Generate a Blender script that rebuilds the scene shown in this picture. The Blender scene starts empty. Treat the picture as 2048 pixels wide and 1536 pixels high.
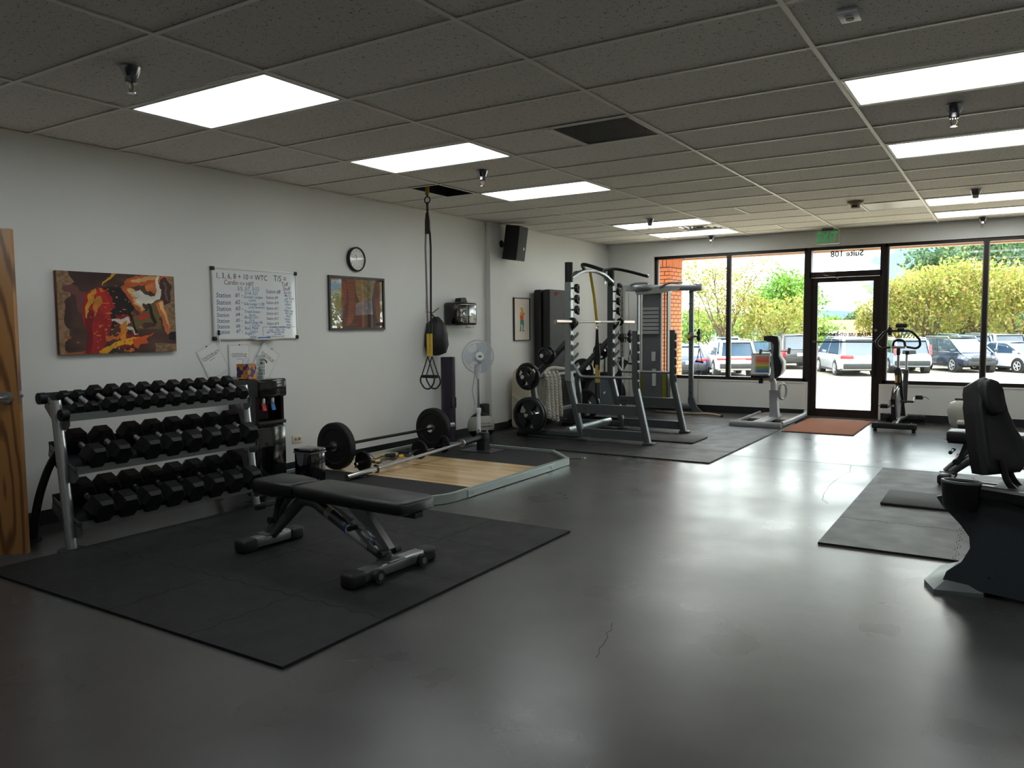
import bpy, bmesh, math, random
import numpy as np
from mathutils import Vector, Matrix

R = math.radians
scene = bpy.context.scene
COL = scene.collection
random.seed(7)
H = 2.6515      # ceiling height
YW = 11.84      # inner face of the window wall

# ------------------------------------------------------------------ camera
cam_d = bpy.data.cameras.new('camera')
cam_d.sensor_width = 36.0
cam_d.lens = 36.0 * 1570.6 / 2048.0
cam_d.clip_start = 0.05
cam_d.clip_end = 3000
cam = bpy.data.objects.new('camera', cam_d)
COL.objects.link(cam)
yaw, pitch, roll = R(32.3104), R(-4.1494), R(-0.5208)
fw = Vector((-math.sin(yaw) * math.cos(pitch), math.cos(yaw) * math.cos(pitch), math.sin(pitch)))
rt = Vector((math.cos(yaw), math.sin(yaw), 0))
up = rt.cross(fw)
r2 = rt * math.cos(roll) + up * math.sin(roll)
u2 = up * math.cos(roll) - rt * math.sin(roll)
M = Matrix((r2, u2, -fw)).transposed().to_4x4()
M.translation = Vector((5.6022, 0.0, 1.3357))
cam.matrix_world = M
scene.camera = cam

# ------------------------------------------------------------------ light and exposure
scene.view_settings.view_transform = 'Standard'
scene.view_settings.look = 'None'
scene.view_settings.gamma = 1.0
scene.view_settings.use_curve_mapping = False
scene.view_settings.exposure = 1.35
SKY_STRENGTH = 1.5
SUN_STRENGTH = 5.2
LAMP = 2.8        # radiance of the fluorescent lenses
scene.cycles.use_denoising = True
scene.cycles.max_bounces = 8
scene.cycles.diffuse_bounces = 5
scene.cycles.glossy_bounces = 3
scene.cycles.transparent_max_bounces = 12
scene.cycles.sample_clamp_indirect = 6.0
scene.cycles.use_adaptive_sampling = True
scene.cycles.adaptive_threshold = .03

world = bpy.data.worlds.new('sky')
scene.world = world
world.use_nodes = True
nt = world.node_tree
nt.nodes.clear()
def wn(t, **k):
    n = nt.nodes.new(t)
    for a, b in k.items(): setattr(n, a, b)
    return n
wo = wn('ShaderNodeOutputWorld'); wb = wn('ShaderNodeBackground')
tc = wn('ShaderNodeTexCoord'); mp = wn('ShaderNodeMapping'); mp.inputs['Scale'].default_value = (1.0, 1.0, 3.2)
nz = wn('ShaderNodeTexNoise'); nz.inputs['Scale'].default_value = 2.6; nz.inputs['Detail'].default_value = 6; nz.inputs['Roughness'].default_value = .55
rp = wn('ShaderNodeValToRGB')
rp.color_ramp.elements[0].position = .41; rp.color_ramp.elements[0].color = (.24, .37, .47, 1)
rp.color_ramp.elements[1].position = .62; rp.color_ramp.elements[1].color = (3.6, 3.6, 3.5, 1)
nt.links.new(tc.outputs['Generated'], mp.inputs['Vector']); nt.links.new(mp.outputs['Vector'], nz.inputs['Vector'])
nt.links.new(nz.outputs['Fac'], rp.inputs['Fac']); nt.links.new(rp.outputs['Color'], wb.inputs['Color'])
wb.inputs['Strength'].default_value = SKY_STRENGTH
nt.links.new(wb.outputs['Background'], wo.inputs['Surface'])

sun_d = bpy.data.lights.new('sun', 'SUN')
sun_d.energy = SUN_STRENGTH; sun_d.angle = R(1.0); sun_d.color = (1.0, .95, .86)
sun = bpy.data.objects.new('sun', sun_d); COL.objects.link(sun)
sun.rotation_euler = Vector((-.42, -.20, -1.0)).to_track_quat('-Z', 'Y').to_euler()

# ------------------------------------------------------------------ materials
def lin(r, g, b):
    def f(c):
        c /= 255.0
        return c / 12.92 if c <= .04045 else ((c + .055) / 1.055) ** 2.4
    return (f(r), f(g), f(b), 1.0)

MATS = {}
def mat(name, rgb=(128, 128, 128), rough=.5, metal=0.0, var=0.0, vscale=8.0, bump=0.0, bscale=40.0, coat=0.0,
        emit=0.0, ecol=None, spec=.5, rvar=0.0, sheen=0.0, raw=None):
    """A procedural Principled material: a base colour broken up by noise, with optional relief."""
    if name in MATS: return MATS[name]
    m = bpy.data.materials.new(name); m.use_nodes = True
    t = m.node_tree; b = t.nodes['Principled BSDF']
    col = raw if raw else lin(*rgb)
    b.inputs['Base Color'].default_value = col
    b.inputs['Roughness'].default_value = rough
    b.inputs['Metallic'].default_value = metal
    b.inputs['Specular IOR Level'].default_value = spec
    if coat: b.inputs['Coat Weight'].default_value = coat
    if sheen: b.inputs['Sheen Weight'].default_value = sheen
    if var or bump or rvar:
        co = t.nodes.new('ShaderNodeTexCoord')
    if var or rvar:
        n = t.nodes.new('ShaderNodeTexNoise'); n.inputs['Scale'].default_value = vscale; n.inputs['Detail'].default_value = 5
        t.links.new(co.outputs['Object'], n.inputs['Vector'])
    if var:
        r = t.nodes.new('ShaderNodeValToRGB')
        r.color_ramp.elements[0].position = .3; r.color_ramp.elements[1].position = .7
        r.color_ramp.elements[0].color = tuple(max(0, c * (1 - var)) for c in col[:3]) + (1,)
        r.color_ramp.elements[1].color = tuple(min(1, c * (1 + var)) for c in col[:3]) + (1,)
        t.links.new(n.outputs['Fac'], r.inputs['Fac']); t.links.new(r.outputs['Color'], b.inputs['Base Color'])
    if rvar:
        mr = t.nodes.new('ShaderNodeMapRange')
        mr.inputs['From Min'].default_value = .3; mr.inputs['From Max'].default_value = .7
        mr.inputs['To Min'].default_value = rough - rvar; mr.inputs['To Max'].default_value = rough + rvar
        t.links.new(n.outputs['Fac'], mr.inputs['Value']); t.links.new(mr.outputs['Result'], b.inputs['Roughness'])
    if bump:
        n2 = t.nodes.new('ShaderNodeTexNoise'); n2.inputs['Scale'].default_value = bscale; n2.inputs['Detail'].default_value = 3
        bp = t.nodes.new('ShaderNodeBump'); bp.inputs['Strength'].default_value = bump; bp.inputs['Distance'].default_value = .01
        t.links.new(co.outputs['Object'], n2.inputs['Vector']); t.links.new(n2.outputs['Fac'], bp.inputs['Height'])
        t.links.new(bp.outputs['Normal'], b.inputs['Normal'])
    if emit:
        b.inputs['Emission Color'].default_value = ecol or col
        b.inputs['Emission Strength'].default_value = emit
    MATS[name] = m
    return m

def glass_mat(name, tint=(.93, .97, .96), refl=.03, rough=0.0):
    """thin pane: straight-through transmission plus a weak mirror"""
    if name in MATS: return MATS[name]
    m = bpy.data.materials.new(name); m.use_nodes = True; t = m.node_tree; t.nodes.clear()
    o = t.nodes.new('ShaderNodeOutputMaterial'); mx = t.nodes.new('ShaderNodeMixShader')
    tr = t.nodes.new('ShaderNodeBsdfTransparent'); gl = t.nodes.new('ShaderNodeBsdfGlossy')
    fr = t.nodes.new('ShaderNodeLayerWeight'); fr.inputs['Blend'].default_value = .12
    ml = t.nodes.new('ShaderNodeMath'); ml.operation = 'MULTIPLY_ADD'; ml.inputs[1].default_value = .5; ml.inputs[2].default_value = refl
    tr.inputs['Color'].default_value = tint + (1,); gl.inputs['Roughness'].default_value = rough
    t.links.new(fr.outputs['Fresnel'], ml.inputs[0]); t.links.new(ml.outputs[0], mx.inputs['Fac'])
    t.links.new(tr.outputs[0], mx.inputs[1]); t.links.new(gl.outputs[0], mx.inputs[2]); t.links.new(mx.outputs[0], o.inputs['Surface'])
    MATS[name] = m
    return m

# ------------------------------------------------------------------ mesh building
def V(*a): return Vector(a)
def basis(d, upv=(0, 0, 1)):
    d = Vector(d).normalized(); u = Vector(upv)
    if abs(d.dot(u.normalized())) > .98: u = Vector((1, 0, 0)) if abs(d.x) < .9 else Vector((0, 1, 0))
    a = u.cross(d).normalized(); b = d.cross(a).normalized()
    return a, b, d
def rotm(rx=0, ry=0, rz=0):
    return Matrix.Rotation(R(rz), 3, 'Z') @ Matrix.Rotation(R(ry), 3, 'Y') @ Matrix.Rotation(R(rx), 3, 'X')
def rnd(pts, rad, n=4):
    """round the corners of a polyline"""
    pts = [Vector(p) for p in pts]; out = [pts[0]]
    for i in range(1, len(pts) - 1):
        a, b, c = pts[i - 1], pts[i], pts[i + 1]
        r = min(rad, (a - b).length * .49, (c - b).length * .49)
        p = b + (a - b).normalized() * r; q = b + (c - b).normalized() * r
        for k in range(n + 1):
            t = k / n
            out.append(p * (1 - t) ** 2 + b * 2 * t * (1 - t) + q * t * t)
    out.append(pts[-1]); return out

class MB:
    def __init__(s): s.v = []; s.f = []
    def add(s, vs, fs, m=None):
        o = len(s.v)
        if m is not None: vs = [m @ Vector(v) for v in vs]
        s.v += [tuple(v) for v in vs]; s.f += [tuple(i + o for i in f) for f in fs]; return s
    def box(s, c, d, rot=None):
        x, y, z = [k / 2 for k in d]; c = Vector(c)
        vs = [Vector((a * x, b * y, e * z)) for a in (-1, 1) for b in (-1, 1) for e in (-1, 1)]
        if rot is not None: vs = [rot @ v for v in vs]
        return s.add([v + c for v in vs], [(0, 1, 3, 2), (4, 6, 7, 5), (0, 4, 5, 1), (2, 3, 7, 6), (0, 2, 6, 4), (1, 5, 7, 3)])
    def bx(s, x0, x1, y0, y1, z0, z1):
        return s.box(((x0 + x1) / 2, (y0 + y1) / 2, (z0 + z1) / 2), (abs(x1 - x0), abs(y1 - y0), abs(z1 - z0)))
    def rbox(s, c, d, b=.01, rot=None, seg=2):
        b = min(b, min(d) * .49)
        bm = bmesh.new(); bmesh.ops.create_cube(bm, size=1.0)
        for v in bm.verts: v.co = Vector((v.co.x * d[0], v.co.y * d[1], v.co.z * d[2]))
        bmesh.ops.bevel(bm, geom=bm.edges[:], offset=b, segments=seg, affect='EDGES', profile=.5)
        c = Vector(c); bm.verts.index_update()
        vs = [(rot @ v.co if rot is not None else v.co) + c for v in bm.verts]
        fs = [[v.index for v in f.verts] for f in bm.faces]; bm.free()
        return s.add(vs, fs)
    def cyl(s, p0, p1, r0, r1=None, n=16, cap=True):
        r1 = r0 if r1 is None else r1
        p0 = Vector(p0); p1 = Vector(p1); a, b, d = basis(p1 - p0); vs = []
        for p, r in ((p0, r0), (p1, r1)):
            for k in range(n):
                t = 2 * math.pi * k / n; vs.append(p + a * r * math.cos(t) + b * r * math.sin(t))
        fs = [(k, (k + 1) % n, n + (k + 1) % n, n + k) for k in range(n)]
        if cap: fs += [tuple(range(n - 1, -1, -1)), tuple(range(n, 2 * n))]
        return s.add(vs, fs)
    def lathe(s, prof, o=(0, 0, 0), axis=(0, 0, 1), n=24, upv=(0, 0, 1), cap=True):
        """prof: (radius, height) pairs along the axis"""
        a, b, d = basis(axis, upv); o = Vector(o); vs = []; m = len(prof)
        for r, h in prof:
            for k in range(n):
                t = 2 * math.pi * k / n; vs.append(o + d * h + a * r * math.cos(t) + b * r * math.sin(t))
        fs = []
        for i in range(m - 1):
            for k in range(n):
                k2 = (k + 1) % n; fs.append((i * n + k, i * n + k2, (i + 1) * n + k2, (i + 1) * n + k))
        if cap:
            fs.append(tuple(range(n - 1, -1, -1))); fs.append(tuple(range((m - 1) * n, m * n)))
        return s.add(vs, fs)
    def sweep(s, pts, prof, upv=(0, 0, 1), closed=False, cap=True, scale=None):
        """prof: 2-D ring in the (side, up) frame of a path"""
        pts = [Vector(p) for p in pts]; n = len(prof); m = len(pts); vs = []; pa = None
        for i, p in enumerate(pts):
            if closed: d = pts[(i + 1) % m] - pts[i - 1]
            else: d = pts[min(i + 1, m - 1)] - pts[max(i - 1, 0)]
            d.normalize()
            if pa is None: a, b, _ = basis(d, upv)
            else:
                a = (pa - d * pa.dot(d)).normalized(); b = d.cross(a)
            pa = a; k = scale[i] if scale else 1.0
            vs += [p + a * x * k + b * y * k for x, y in prof]
        fs = []
        for i in range(m if closed else m - 1):
            j = (i + 1) % m
            for k in range(n):
                k2 = (k + 1) % n; fs.append((i * n + k, i * n + k2, j * n + k2, j * n + k))
        if cap and not closed:
            fs.append(tuple(range(n - 1, -1, -1))); fs.append(tuple(range((m - 1) * n, m * n)))
        return s.add(vs, fs)
    def tube(s, pts, r, n=8, closed=False, cap=True, scale=None, upv=(0, 0, 1)):
        return s.sweep(pts, [(r * math.cos(2 * math.pi * k / n), r * math.sin(2 * math.pi * k / n)) for k in range(n)], upv, closed, cap, scale)
    def ring(s, c, r, t, axis=(0, 0, 1), n=24, m=6, upv=(0, 0, 1)):
        a, b, d = basis(axis, upv); c = Vector(c)
        return s.tube([c + a * r * math.cos(2 * math.pi * k / n) + b * r * math.sin(2 * math.pi * k / n) for k in range(n)], t, m, True, upv=d)
    def prism(s, poly, o, ux, uy, th):
        """2-D outline (counter-clockwise) raised by th along ux x uy"""
        o = Vector(o); ux = Vector(ux); uy = Vector(uy); w = ux.cross(uy).normalized() * th; n = len(poly)
        vs = [o + ux * p[0] + uy * p[1] for p in poly]; vs += [v + w for v in vs]
        fs = [tuple(range(n - 1, -1, -1)), tuple(range(n, 2 * n))] + [(k, (k + 1) % n, n + (k + 1) % n, n + k) for k in range(n)]
        return s.add(vs, fs)
    def sphere(s, c, r, n=16, m=10):
        r = (r, r, r) if isinstance(r, (int, float)) else r; c = Vector(c); vs = []
        for i in range(1, m):
            p = math.pi * i / m
            for k in range(n):
                t = 2 * math.pi * k / n
                vs.append(c + Vector((r[0] * math.sin(p) * math.cos(t), r[1] * math.sin(p) * math.sin(t), r[2] * math.cos(p))))
        vs += [c + Vector((0, 0, r[2])), c - Vector((0, 0, r[2]))]; T = len(vs) - 2
        fs = [(i * n + k, (i + 1) * n + k, (i + 1) * n + (k + 1) % n, i * n + (k + 1) % n) for i in range(m - 2) for k in range(n)]
        fs += [(T, k, (k + 1) % n) for k in range(n)] + [((m - 2) * n + (k + 1) % n, (m - 2) * n + k, T + 1) for k in range(n)]
        return s.add(vs, fs)
    def loft(s, rings, cap=True):
        n = len(rings[0]); m = len(rings); vs = [Vector(p) for r in rings for p in r]; fs = []
        for i in range(m - 1):
            for k in range(n):
                k2 = (k + 1) % n; fs.append((i * n + k, i * n + k2, (i + 1) * n + k2, (i + 1) * n + k))
        if cap: fs += [tuple(range(n - 1, -1, -1)), tuple(range((m - 1) * n, m * n))]
        return s.add(vs, fs)
    def mesh(s, name, m, ang=38):
        me = bpy.data.meshes.new(name); me.from_pydata(s.v, [], s.f)
        bm = bmesh.new(); bm.from_mesh(me); bmesh.ops.recalc_face_normals(bm, faces=bm.faces[:]); bm.to_mesh(me); bm.free()
        me.materials.append(m)
        if ang:
            me.polygons.foreach_set('use_smooth', [True] * len(me.polygons)); me.set_sharp_from_angle(angle=R(ang))
        me.update(); return me
    def build(s, name, m, parent=None, world_=False, ang=38):
        """world_: the points are in world space and are brought into the parent's space"""
        if parent is not None and world_:
            inv = full(parent).inverted(); s.v = [tuple(inv @ Vector(v)) for v in s.v]
        return put(name, s.mesh(name, m, ang), parent)

def full(o):
    m = Matrix.LocRotScale(o.location, o.rotation_euler, o.scale)
    return full(o.parent) @ m if o.parent else m
def put(name, me, parent=None, loc=None, rot=None):
    o = bpy.data.objects.new(name, me); COL.objects.link(o)
    if parent is not None: o.parent = parent
    if loc is not None: o.location = loc
    if rot is not None: o.rotation_euler = rot
    return o
def tag(o, label, cat, group=None):
    o['label'] = label; o['category'] = cat
    if group: o['group'] = group
    return o
def thing(name, label, cat, loc=(0, 0, 0), rot=(0, 0, 0), group=None):
    o = bpy.data.objects.new(name, None); COL.objects.link(o); o.empty_display_size = .1
    o.location = loc; o.rotation_euler = rot
    return tag(o, label, cat, group)
def struct(name, mb, m, parent=None, ang=38):
    o = mb.build(name, m, parent, ang=ang)
    if parent is None: o['kind'] = 'structure'
    return o
def one(name, mb, m, label, cat, group=None, ang=38):
    """a thing that is a single mesh, origin at its lower centre"""
    a = np.array(s_ := mb.v); c = ((a[:, 0].min() + a[:, 0].max()) / 2, (a[:, 1].min() + a[:, 1].max()) / 2, a[:, 2].min())
    mb.v = [(x - c[0], y - c[1], z - c[2]) for x, y, z in mb.v]
    o = mb.build(name, m, ang=ang); o.location = c
    return tag(o, label, cat, group)
def dup(o, parent=None, loc=None, rot=None, label=None):
    c = o.copy(); COL.objects.link(c)
    if parent is not None: c.parent = parent
    if loc is not None: c.location = loc
    if rot is not None: c.rotation_euler = rot
    if label: c['label'] = label
    for ch in list(o.children): dup(ch, c)
    return c
def text(name, body, size, m, parent, loc, ux, uy, align='LEFT', shear=0.0, ext=.0004, sx=1.0, world_=True, off=0.0):
    """lettering as a thin mesh lying in the plane spanned by ux (reading direction) and uy"""
    cu = bpy.data.curves.new(name, 'FONT'); cu.body = body; cu.size = size; cu.align_x = align; cu.shear = shear
    cu.resolution_u = 2; cu.extrude = ext; cu.offset = off
    t = bpy.data.objects.new(name, cu); COL.objects.link(t)
    dg = bpy.context.evaluated_depsgraph_get(); me = bpy.data.meshes.new_from_object(t.evaluated_get(dg))
    bpy.data.objects.remove(t); bpy.data.curves.remove(cu)
    ux = Vector(ux).normalized(); uy = Vector(uy).normalized(); uz = ux.cross(uy)
    mm = Matrix((ux * sx, uy, uz)).transposed().to_4x4(); mm.translation = Vector(loc)
    if parent is not None and world_: mm = full(parent).inverted() @ mm
    me.transform(mm); me.materials.clear(); me.materials.append(m); me.name = name
    if mm.to_3x3().determinant() < 0: me.flip_normals()
    return put(name, me, parent)
def print_grid(name, w, h, nx, ny, fn, m, parent, o, ux, uy):
    """flat print: a fine sheet with one colour per cell; fn(u, v) gives linear rgb for arrays in 0..1"""
    u = (np.arange(nx) + .5) / nx; v = (np.arange(ny) + .5) / ny
    U, Vv = np.meshgrid(u, v); col = fn(U.ravel(), Vv.ravel())
    gx, gy = np.meshgrid(np.linspace(0, w, nx + 1), np.linspace(0, h, ny + 1))
    o = np.array(o); P = o + np.outer(gx.ravel(), np.array(ux)) + np.outer(gy.ravel(), np.array(uy))
    i = np.arange(nx * ny); r = i // nx; c = i % nx; a = r * (nx + 1) + c
    F = np.stack([a, a + 1, a + nx + 2, a + nx + 1], 1)
    me = bpy.data.meshes.new(name); me.from_pydata(P.tolist(), [], F.tolist())
    at = me.color_attributes.new('print', 'FLOAT_COLOR', 'CORNER')
    cc = np.ones((nx * ny, 4, 4), np.float32); cc[:, :, :3] = np.clip(col, 0, 1)[:, None, :]
    at.data.foreach_set('color', cc.ravel()); me.materials.append(m)
    return put(name, me, parent)
def print_mat(name, rough=.6, coat=0.0):
    m = bpy.data.materials.new(name); m.use_nodes = True; t = m.node_tree
    a = t.nodes.new('ShaderNodeVertexColor'); a.layer_name = 'print'; b = t.nodes['Principled BSDF']
    t.links.new(a.outputs['Color'], b.inputs['Base Color']); b.inputs['Roughness'].default_value = rough
    b.inputs['Coat Weight'].default_value = coat; b.inputs['Coat Roughness'].default_value = .03
    return m
# ================================================================== ROOM
XR = 9.0; YB = -3.0        # right and back walls, outside the frame
paint = mat('wall_paint', (221, 221, 218), .62, var=.025, vscale=1.3, bump=.05, bscale=220)
paint_front = paint
bb_m = mat('baseboard_rubber', (24, 24, 26), .5)

def floor_material():
    m = bpy.data.materials.new('polished_concrete'); m.use_nodes = True; t = m.node_tree; b = t.nodes['Principled BSDF']
    co = t.nodes.new('ShaderNodeTexCoord')
    def noise(sc, det, rg, vec=None):
        n = t.nodes.new('ShaderNodeTexNoise'); n.inputs['Scale'].default_value = sc; n.inputs['Detail'].default_value = det; n.inputs['Roughness'].default_value = rg
        t.links.new(vec or co.outputs['Object'], n.inputs['Vector']); return n
    n1 = noise(.75, 8, .62); n2 = noise(9.0, 6, .6)
    mx = t.nodes.new('ShaderNodeMix'); mx.data_type = 'FLOAT'; mx.inputs[0].default_value = .22
    t.links.new(n1.outputs['Fac'], mx.inputs[2]); t.links.new(n2.outputs['Fac'], mx.inputs[3])
    r = t.nodes.new('ShaderNodeValToRGB'); e = r.color_ramp.elements
    e[0].position = .34; e[0].color = lin(50, 50, 51); e[1].position = .66; e[1].color = lin(74, 73, 72)
    t.links.new(mx.outputs[0], r.inputs['Fac'])
    t.links.new(r.outputs['Color'], b.inputs['Base Color'])
    rr = t.nodes.new('ShaderNodeMapRange'); rr.inputs['From Min'].default_value = .3; rr.inputs['From Max'].default_value = .7
    rr.inputs['To Min'].default_value = .25; rr.inputs['To Max'].default_value = .36
    n3 = noise(1.6, 4, .5); t.links.new(n3.outputs['Fac'], rr.inputs['Value']); t.links.new(rr.outputs['Result'], b.inputs['Roughness'])
    bp = t.nodes.new('ShaderNodeBump'); bp.inputs['Strength'].default_value = .035; bp.inputs['Distance'].default_value = .004
    n4 = noise(14, 5, .6); t.links.new(n4.outputs['Fac'], bp.inputs['Height']); t.links.new(bp.outputs['Normal'], b.inputs['Normal'])
    b.inputs['Specular IOR Level'].default_value = .85
    return m
floor = struct('floor', MB().bx(-.12, XR + .1, YB - .1, YW + .16, -.12, 0), floor_material())
joint_m = mat('joint_filler', (58, 58, 58), .6)
MB().bx(0, XR, 7.948, 7.952, -.004, .0006).build('control_joint', joint_m, floor)
crk = mat('crack_dark', (48, 48, 48), .8); rs = np.random.RandomState(12)
for pts in ([(4.377, 7.93), (4.42, 7.6), (4.38, 7.06), (4.40, 6.54), (4.44, 6.25), (4.52, 6.1)], [(4.13, 3.16), (4.18, 3.0), (4.215, 2.83), (4.24, 2.76)]):
    q = []
    for a, b in zip(pts, pts[1:]):
        n_ = max(3, int(math.dist(a, b) / .04))
        q += [V(a[0] + (b[0] - a[0]) * k / n_ + rs.randn() * .004, a[1] + (b[1] - a[1]) * k / n_, .0006) for k in range(n_)]
    MB().sweep(q, [(-.0013, -.001), (.0013, -.001), (.0013, 0), (-.0013, 0)]).build('crack', crk, floor, ang=0)

# left wall, with the doorway that the oak door belongs to
DY0, DY1, DH = .80, 1.72, 1.95
wl_ = MB().bx(-.14, 0, YB - .1, DY0, 0, H + .5).bx(-.14, 0, DY1, YW + .16, 0, H + .5).bx(-.14, 0, DY0, DY1, DH, H + .5)
wall_left = struct('wall_left', wl_, paint)
struct('wall_pilaster', MB().bx(0, .062, 8.27, 8.66, 0, H), paint)
struct('wall_light_block', MB().bx(-1.6, -1.5, .3, 2.3, -.1, 2.5).bx(-1.6, -.14, .2, .3, -.1, 2.5).bx(-1.6, -.14, 2.3, 2.4, -.1, 2.5).bx(-1.6, -.14, .2, 2.4, 2.4, 2.5).bx(-1.6, -.14, .2, 2.4, -.1, 0), paint)  # unseen closed box added behind the doorway so sky light cannot leak in
jamb = mat('door_jamb_paint', (90, 86, 80), .5)
struct('trim_1', MB().bx(-.15, .012, DY0 - .05, DY0 + .005, 0, DH + .05).bx(-.15, .012, DY1 - .005, DY1 + .05, 0, DH + .05).bx(-.15, .012, DY0, DY1, DH - .005, DH + .05), jamb)
struct('baseboard_left', MB().bx(0, .009, DY1 + .05, 8.27, 0, .102).bx(0, .009, 8.66, YW, 0, .102).bx(0, .009, YB, DY0 - .05, 0, .102)
       .bx(.062, .071, 8.262, 8.668, 0, .102).bx(0, .071, 8.261, 8.27, 0, .102).bx(0, .071, 8.66, 8.669, 0, .102), bb_m)
struct('wall_right', MB().bx(XR, XR + .14, YB - .1, YW + .16, 0, H + .5), paint)
struct('wall_back', MB().bx(-.14, XR + .14, YB - .14, YB, 0, H + .5), paint)

# window wall
WX0, WX1, DX0, DX1, WX2, WX3 = .80, 3.135, 3.165, 4.105, 4.14, 7.70
SILL, HEAD = .505, 2.425
wf_ = (MB().bx(-.14, WX0, YW, YW + .16, 0, H + .5).bx(WX0, XR, YW, YW + .16, HEAD, H + .5)
       .bx(WX0, DX0, YW, YW + .16, 0, SILL).bx(DX1, WX3, YW, YW + .16, 0, SILL).bx(WX3, XR + .1, YW, YW + .16, 0, HEAD))
struct('wall_front', wf_, paint_front)
struct('baseboard_front', MB().bx(0, DX0 - .03, YW - .009, YW, 0, .105).bx(DX1 + .03, XR, YW - .009, YW, 0, .105), bb_m)
edge_m = mat('corner_trim_white', (228, 226, 220), .5)
struct('trim_2', MB().bx(WX0, DX0 - .03, YW - .006, YW + .01, SILL - .018, SILL + .001).bx(DX0 - .055, DX0 - .036, YW - .007, YW, .105, SILL)
       .bx(DX1 + .036, DX1 + .05, YW - .007, YW, .105, SILL).bx(DX1 + .03, WX3, YW - .006, YW + .01, SILL - .018, SILL + .001)
       .bx(WX0 - .03, WX0, YW - .007, YW + .01, SILL, HEAD), edge_m)

bronze = mat('bronze_aluminium', (46, 38, 36), .38, metal=.5)
pane_m = glass_mat('window_glass')
YF0, YF1 = YW + .03, YW + .135     # frame depth
def window(name, x0, x1, mulls, parts=None):
    fr = MB().bx(x0, x0 + .045, YF0, YF1, SILL, HEAD).bx(x1 - .045, x1, YF0, YF1, SILL, HEAD)
    fr.bx(x0, x1, YF0, YF1, SILL, SILL + .05).bx(x0, x1, YF0, YF1, HEAD - .045, HEAD)
    w = struct(name, fr, bronze)
    xs = [x0 + .045] + sum([[m - .026, m + .026] for m in mulls], []) + [x1 - .045]
    for m in mulls: MB().bx(m - .026, m + .026, YF0, YF1, SILL + .05, HEAD - .045).build('mullion', bronze, w)
    for a, b in zip(xs[::2], xs[1::2]):
        MB().bx(a, b, YW + .085, YW + .091, SILL + .05, HEAD - .045).build('window_pane', pane_m, w)
        MB().bx(a, a + .012, YW + .06, YW + .085, SILL + .05, HEAD - .045).bx(b - .012, b, YW + .06, YW + .085, SILL + .05, HEAD - .045).build('glazing_bead', mat('glazing_bead', (150, 148, 144), .4, metal=.4), w)
    return w
window('window_1', WX0, DX0 - .03, [1.985])
window('window_2', DX1 + .03, WX3, [5.325, 6.5])
# glass entrance door with its frame and transom
dfm = MB().bx(DX0 - .035, DX0 + .02, YF0 - .02, YF1, 0, HEAD).bx(DX1 - .02, DX1 + .035, YF0 - .02, YF1, 0, HEAD)
dfm.bx(DX0, DX1, YF0 - .02, YF1, 2.0, 2.075).bx(DX0, DX1, YF0 - .02, YF1, HEAD - .045, HEAD)
door1 = struct('door_1', dfm, bronze)
MB().bx(DX0 + .02, DX1 - .02, YW + .085, YW + .091, 2.075, HEAD - .045).build('transom_pane', pane_m, door1)
leaf = MB()
for a in ((DX0 + .022, DX0 + .105, .01, 1.995), (DX1 - .105, DX1 - .022, .01, 1.995)): leaf.bx(a[0], a[1], YW + .05, YW + .1, a[2], a[3])
leaf.bx(DX0 + .1, DX1 - .1, YW + .05, YW + .1, .01, .125).bx(DX0 + .1, DX1 - .1, YW + .05, YW + .1, 1.93, 1.995)
lf = leaf.build('door_leaf', bronze, door1)
MB().bx(DX0 + .105, DX1 - .105, YW + .072, YW + .078, .125, 1.93).build('door_pane', pane_m, lf)
alu = mat('brushed_aluminium', (170, 170, 168), .35, metal=.9)
MB().cyl((DX0 + .06, YW - .03, 1.085), (DX1 - .06, YW - .03, 1.085), .011, n=10).box((DX0 + .07, YW + .01, 1.085), (.03, .09, .03)).box((DX1 - .07, YW + .01, 1.085), (.03, .09, .03)).build('push_bar', mat('push_bar_metal', (92, 86, 80), .35, metal=.8), lf)
MB().cyl((DX1 - .06, YW + .02, 1.245), (DX1 - .06, YW + .05, 1.245), .018, n=14).build('lock_cylinder', alu, lf)
MB().bx(DX1 - .09, DX1 - .07, YW + .02, YW + .05, .62, 1.05).build('pull_plate', bronze, lf)
MB().box((DX0 + .22, YW - .0, 2.03), (.26, .05, .045)).tube([(DX0 + .2, YW - .03, 2.04), (DX0 + .22, YW - .10, 2.03), (DX0 + .36, YW - .05, 2.0), (DX0 + .38, YW + .03, 1.97)], .009, 6).build('door_closer', mat('closer_brown', (70, 52, 46), .4, metal=.6), door1)
ink = mat('vinyl_lettering', (52, 54, 56), .6)
text('suite_lettering', 'Suite 108', .115, ink, door1, (3.86, YW + .083, 2.285), (-1, 0, 0), (0, 0, 1), ext=.0005, off=.0035)
text('door_lettering', 'PLEASE USE OTHER DOOR', .062, mat('vinyl_brown', (70, 58, 52), .6), lf, (3.975, YW + .07, 1.165), (-1, 0, 0), (0, 0, 1), ext=.0005, sx=.92, off=.0028)
struct('trim_3', MB().bx(DX0 - .02, DX1 + .02, YW - .06, YW + .15, 0, .014), mat('threshold_metal', (150, 132, 112), .35, metal=.8))

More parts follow.
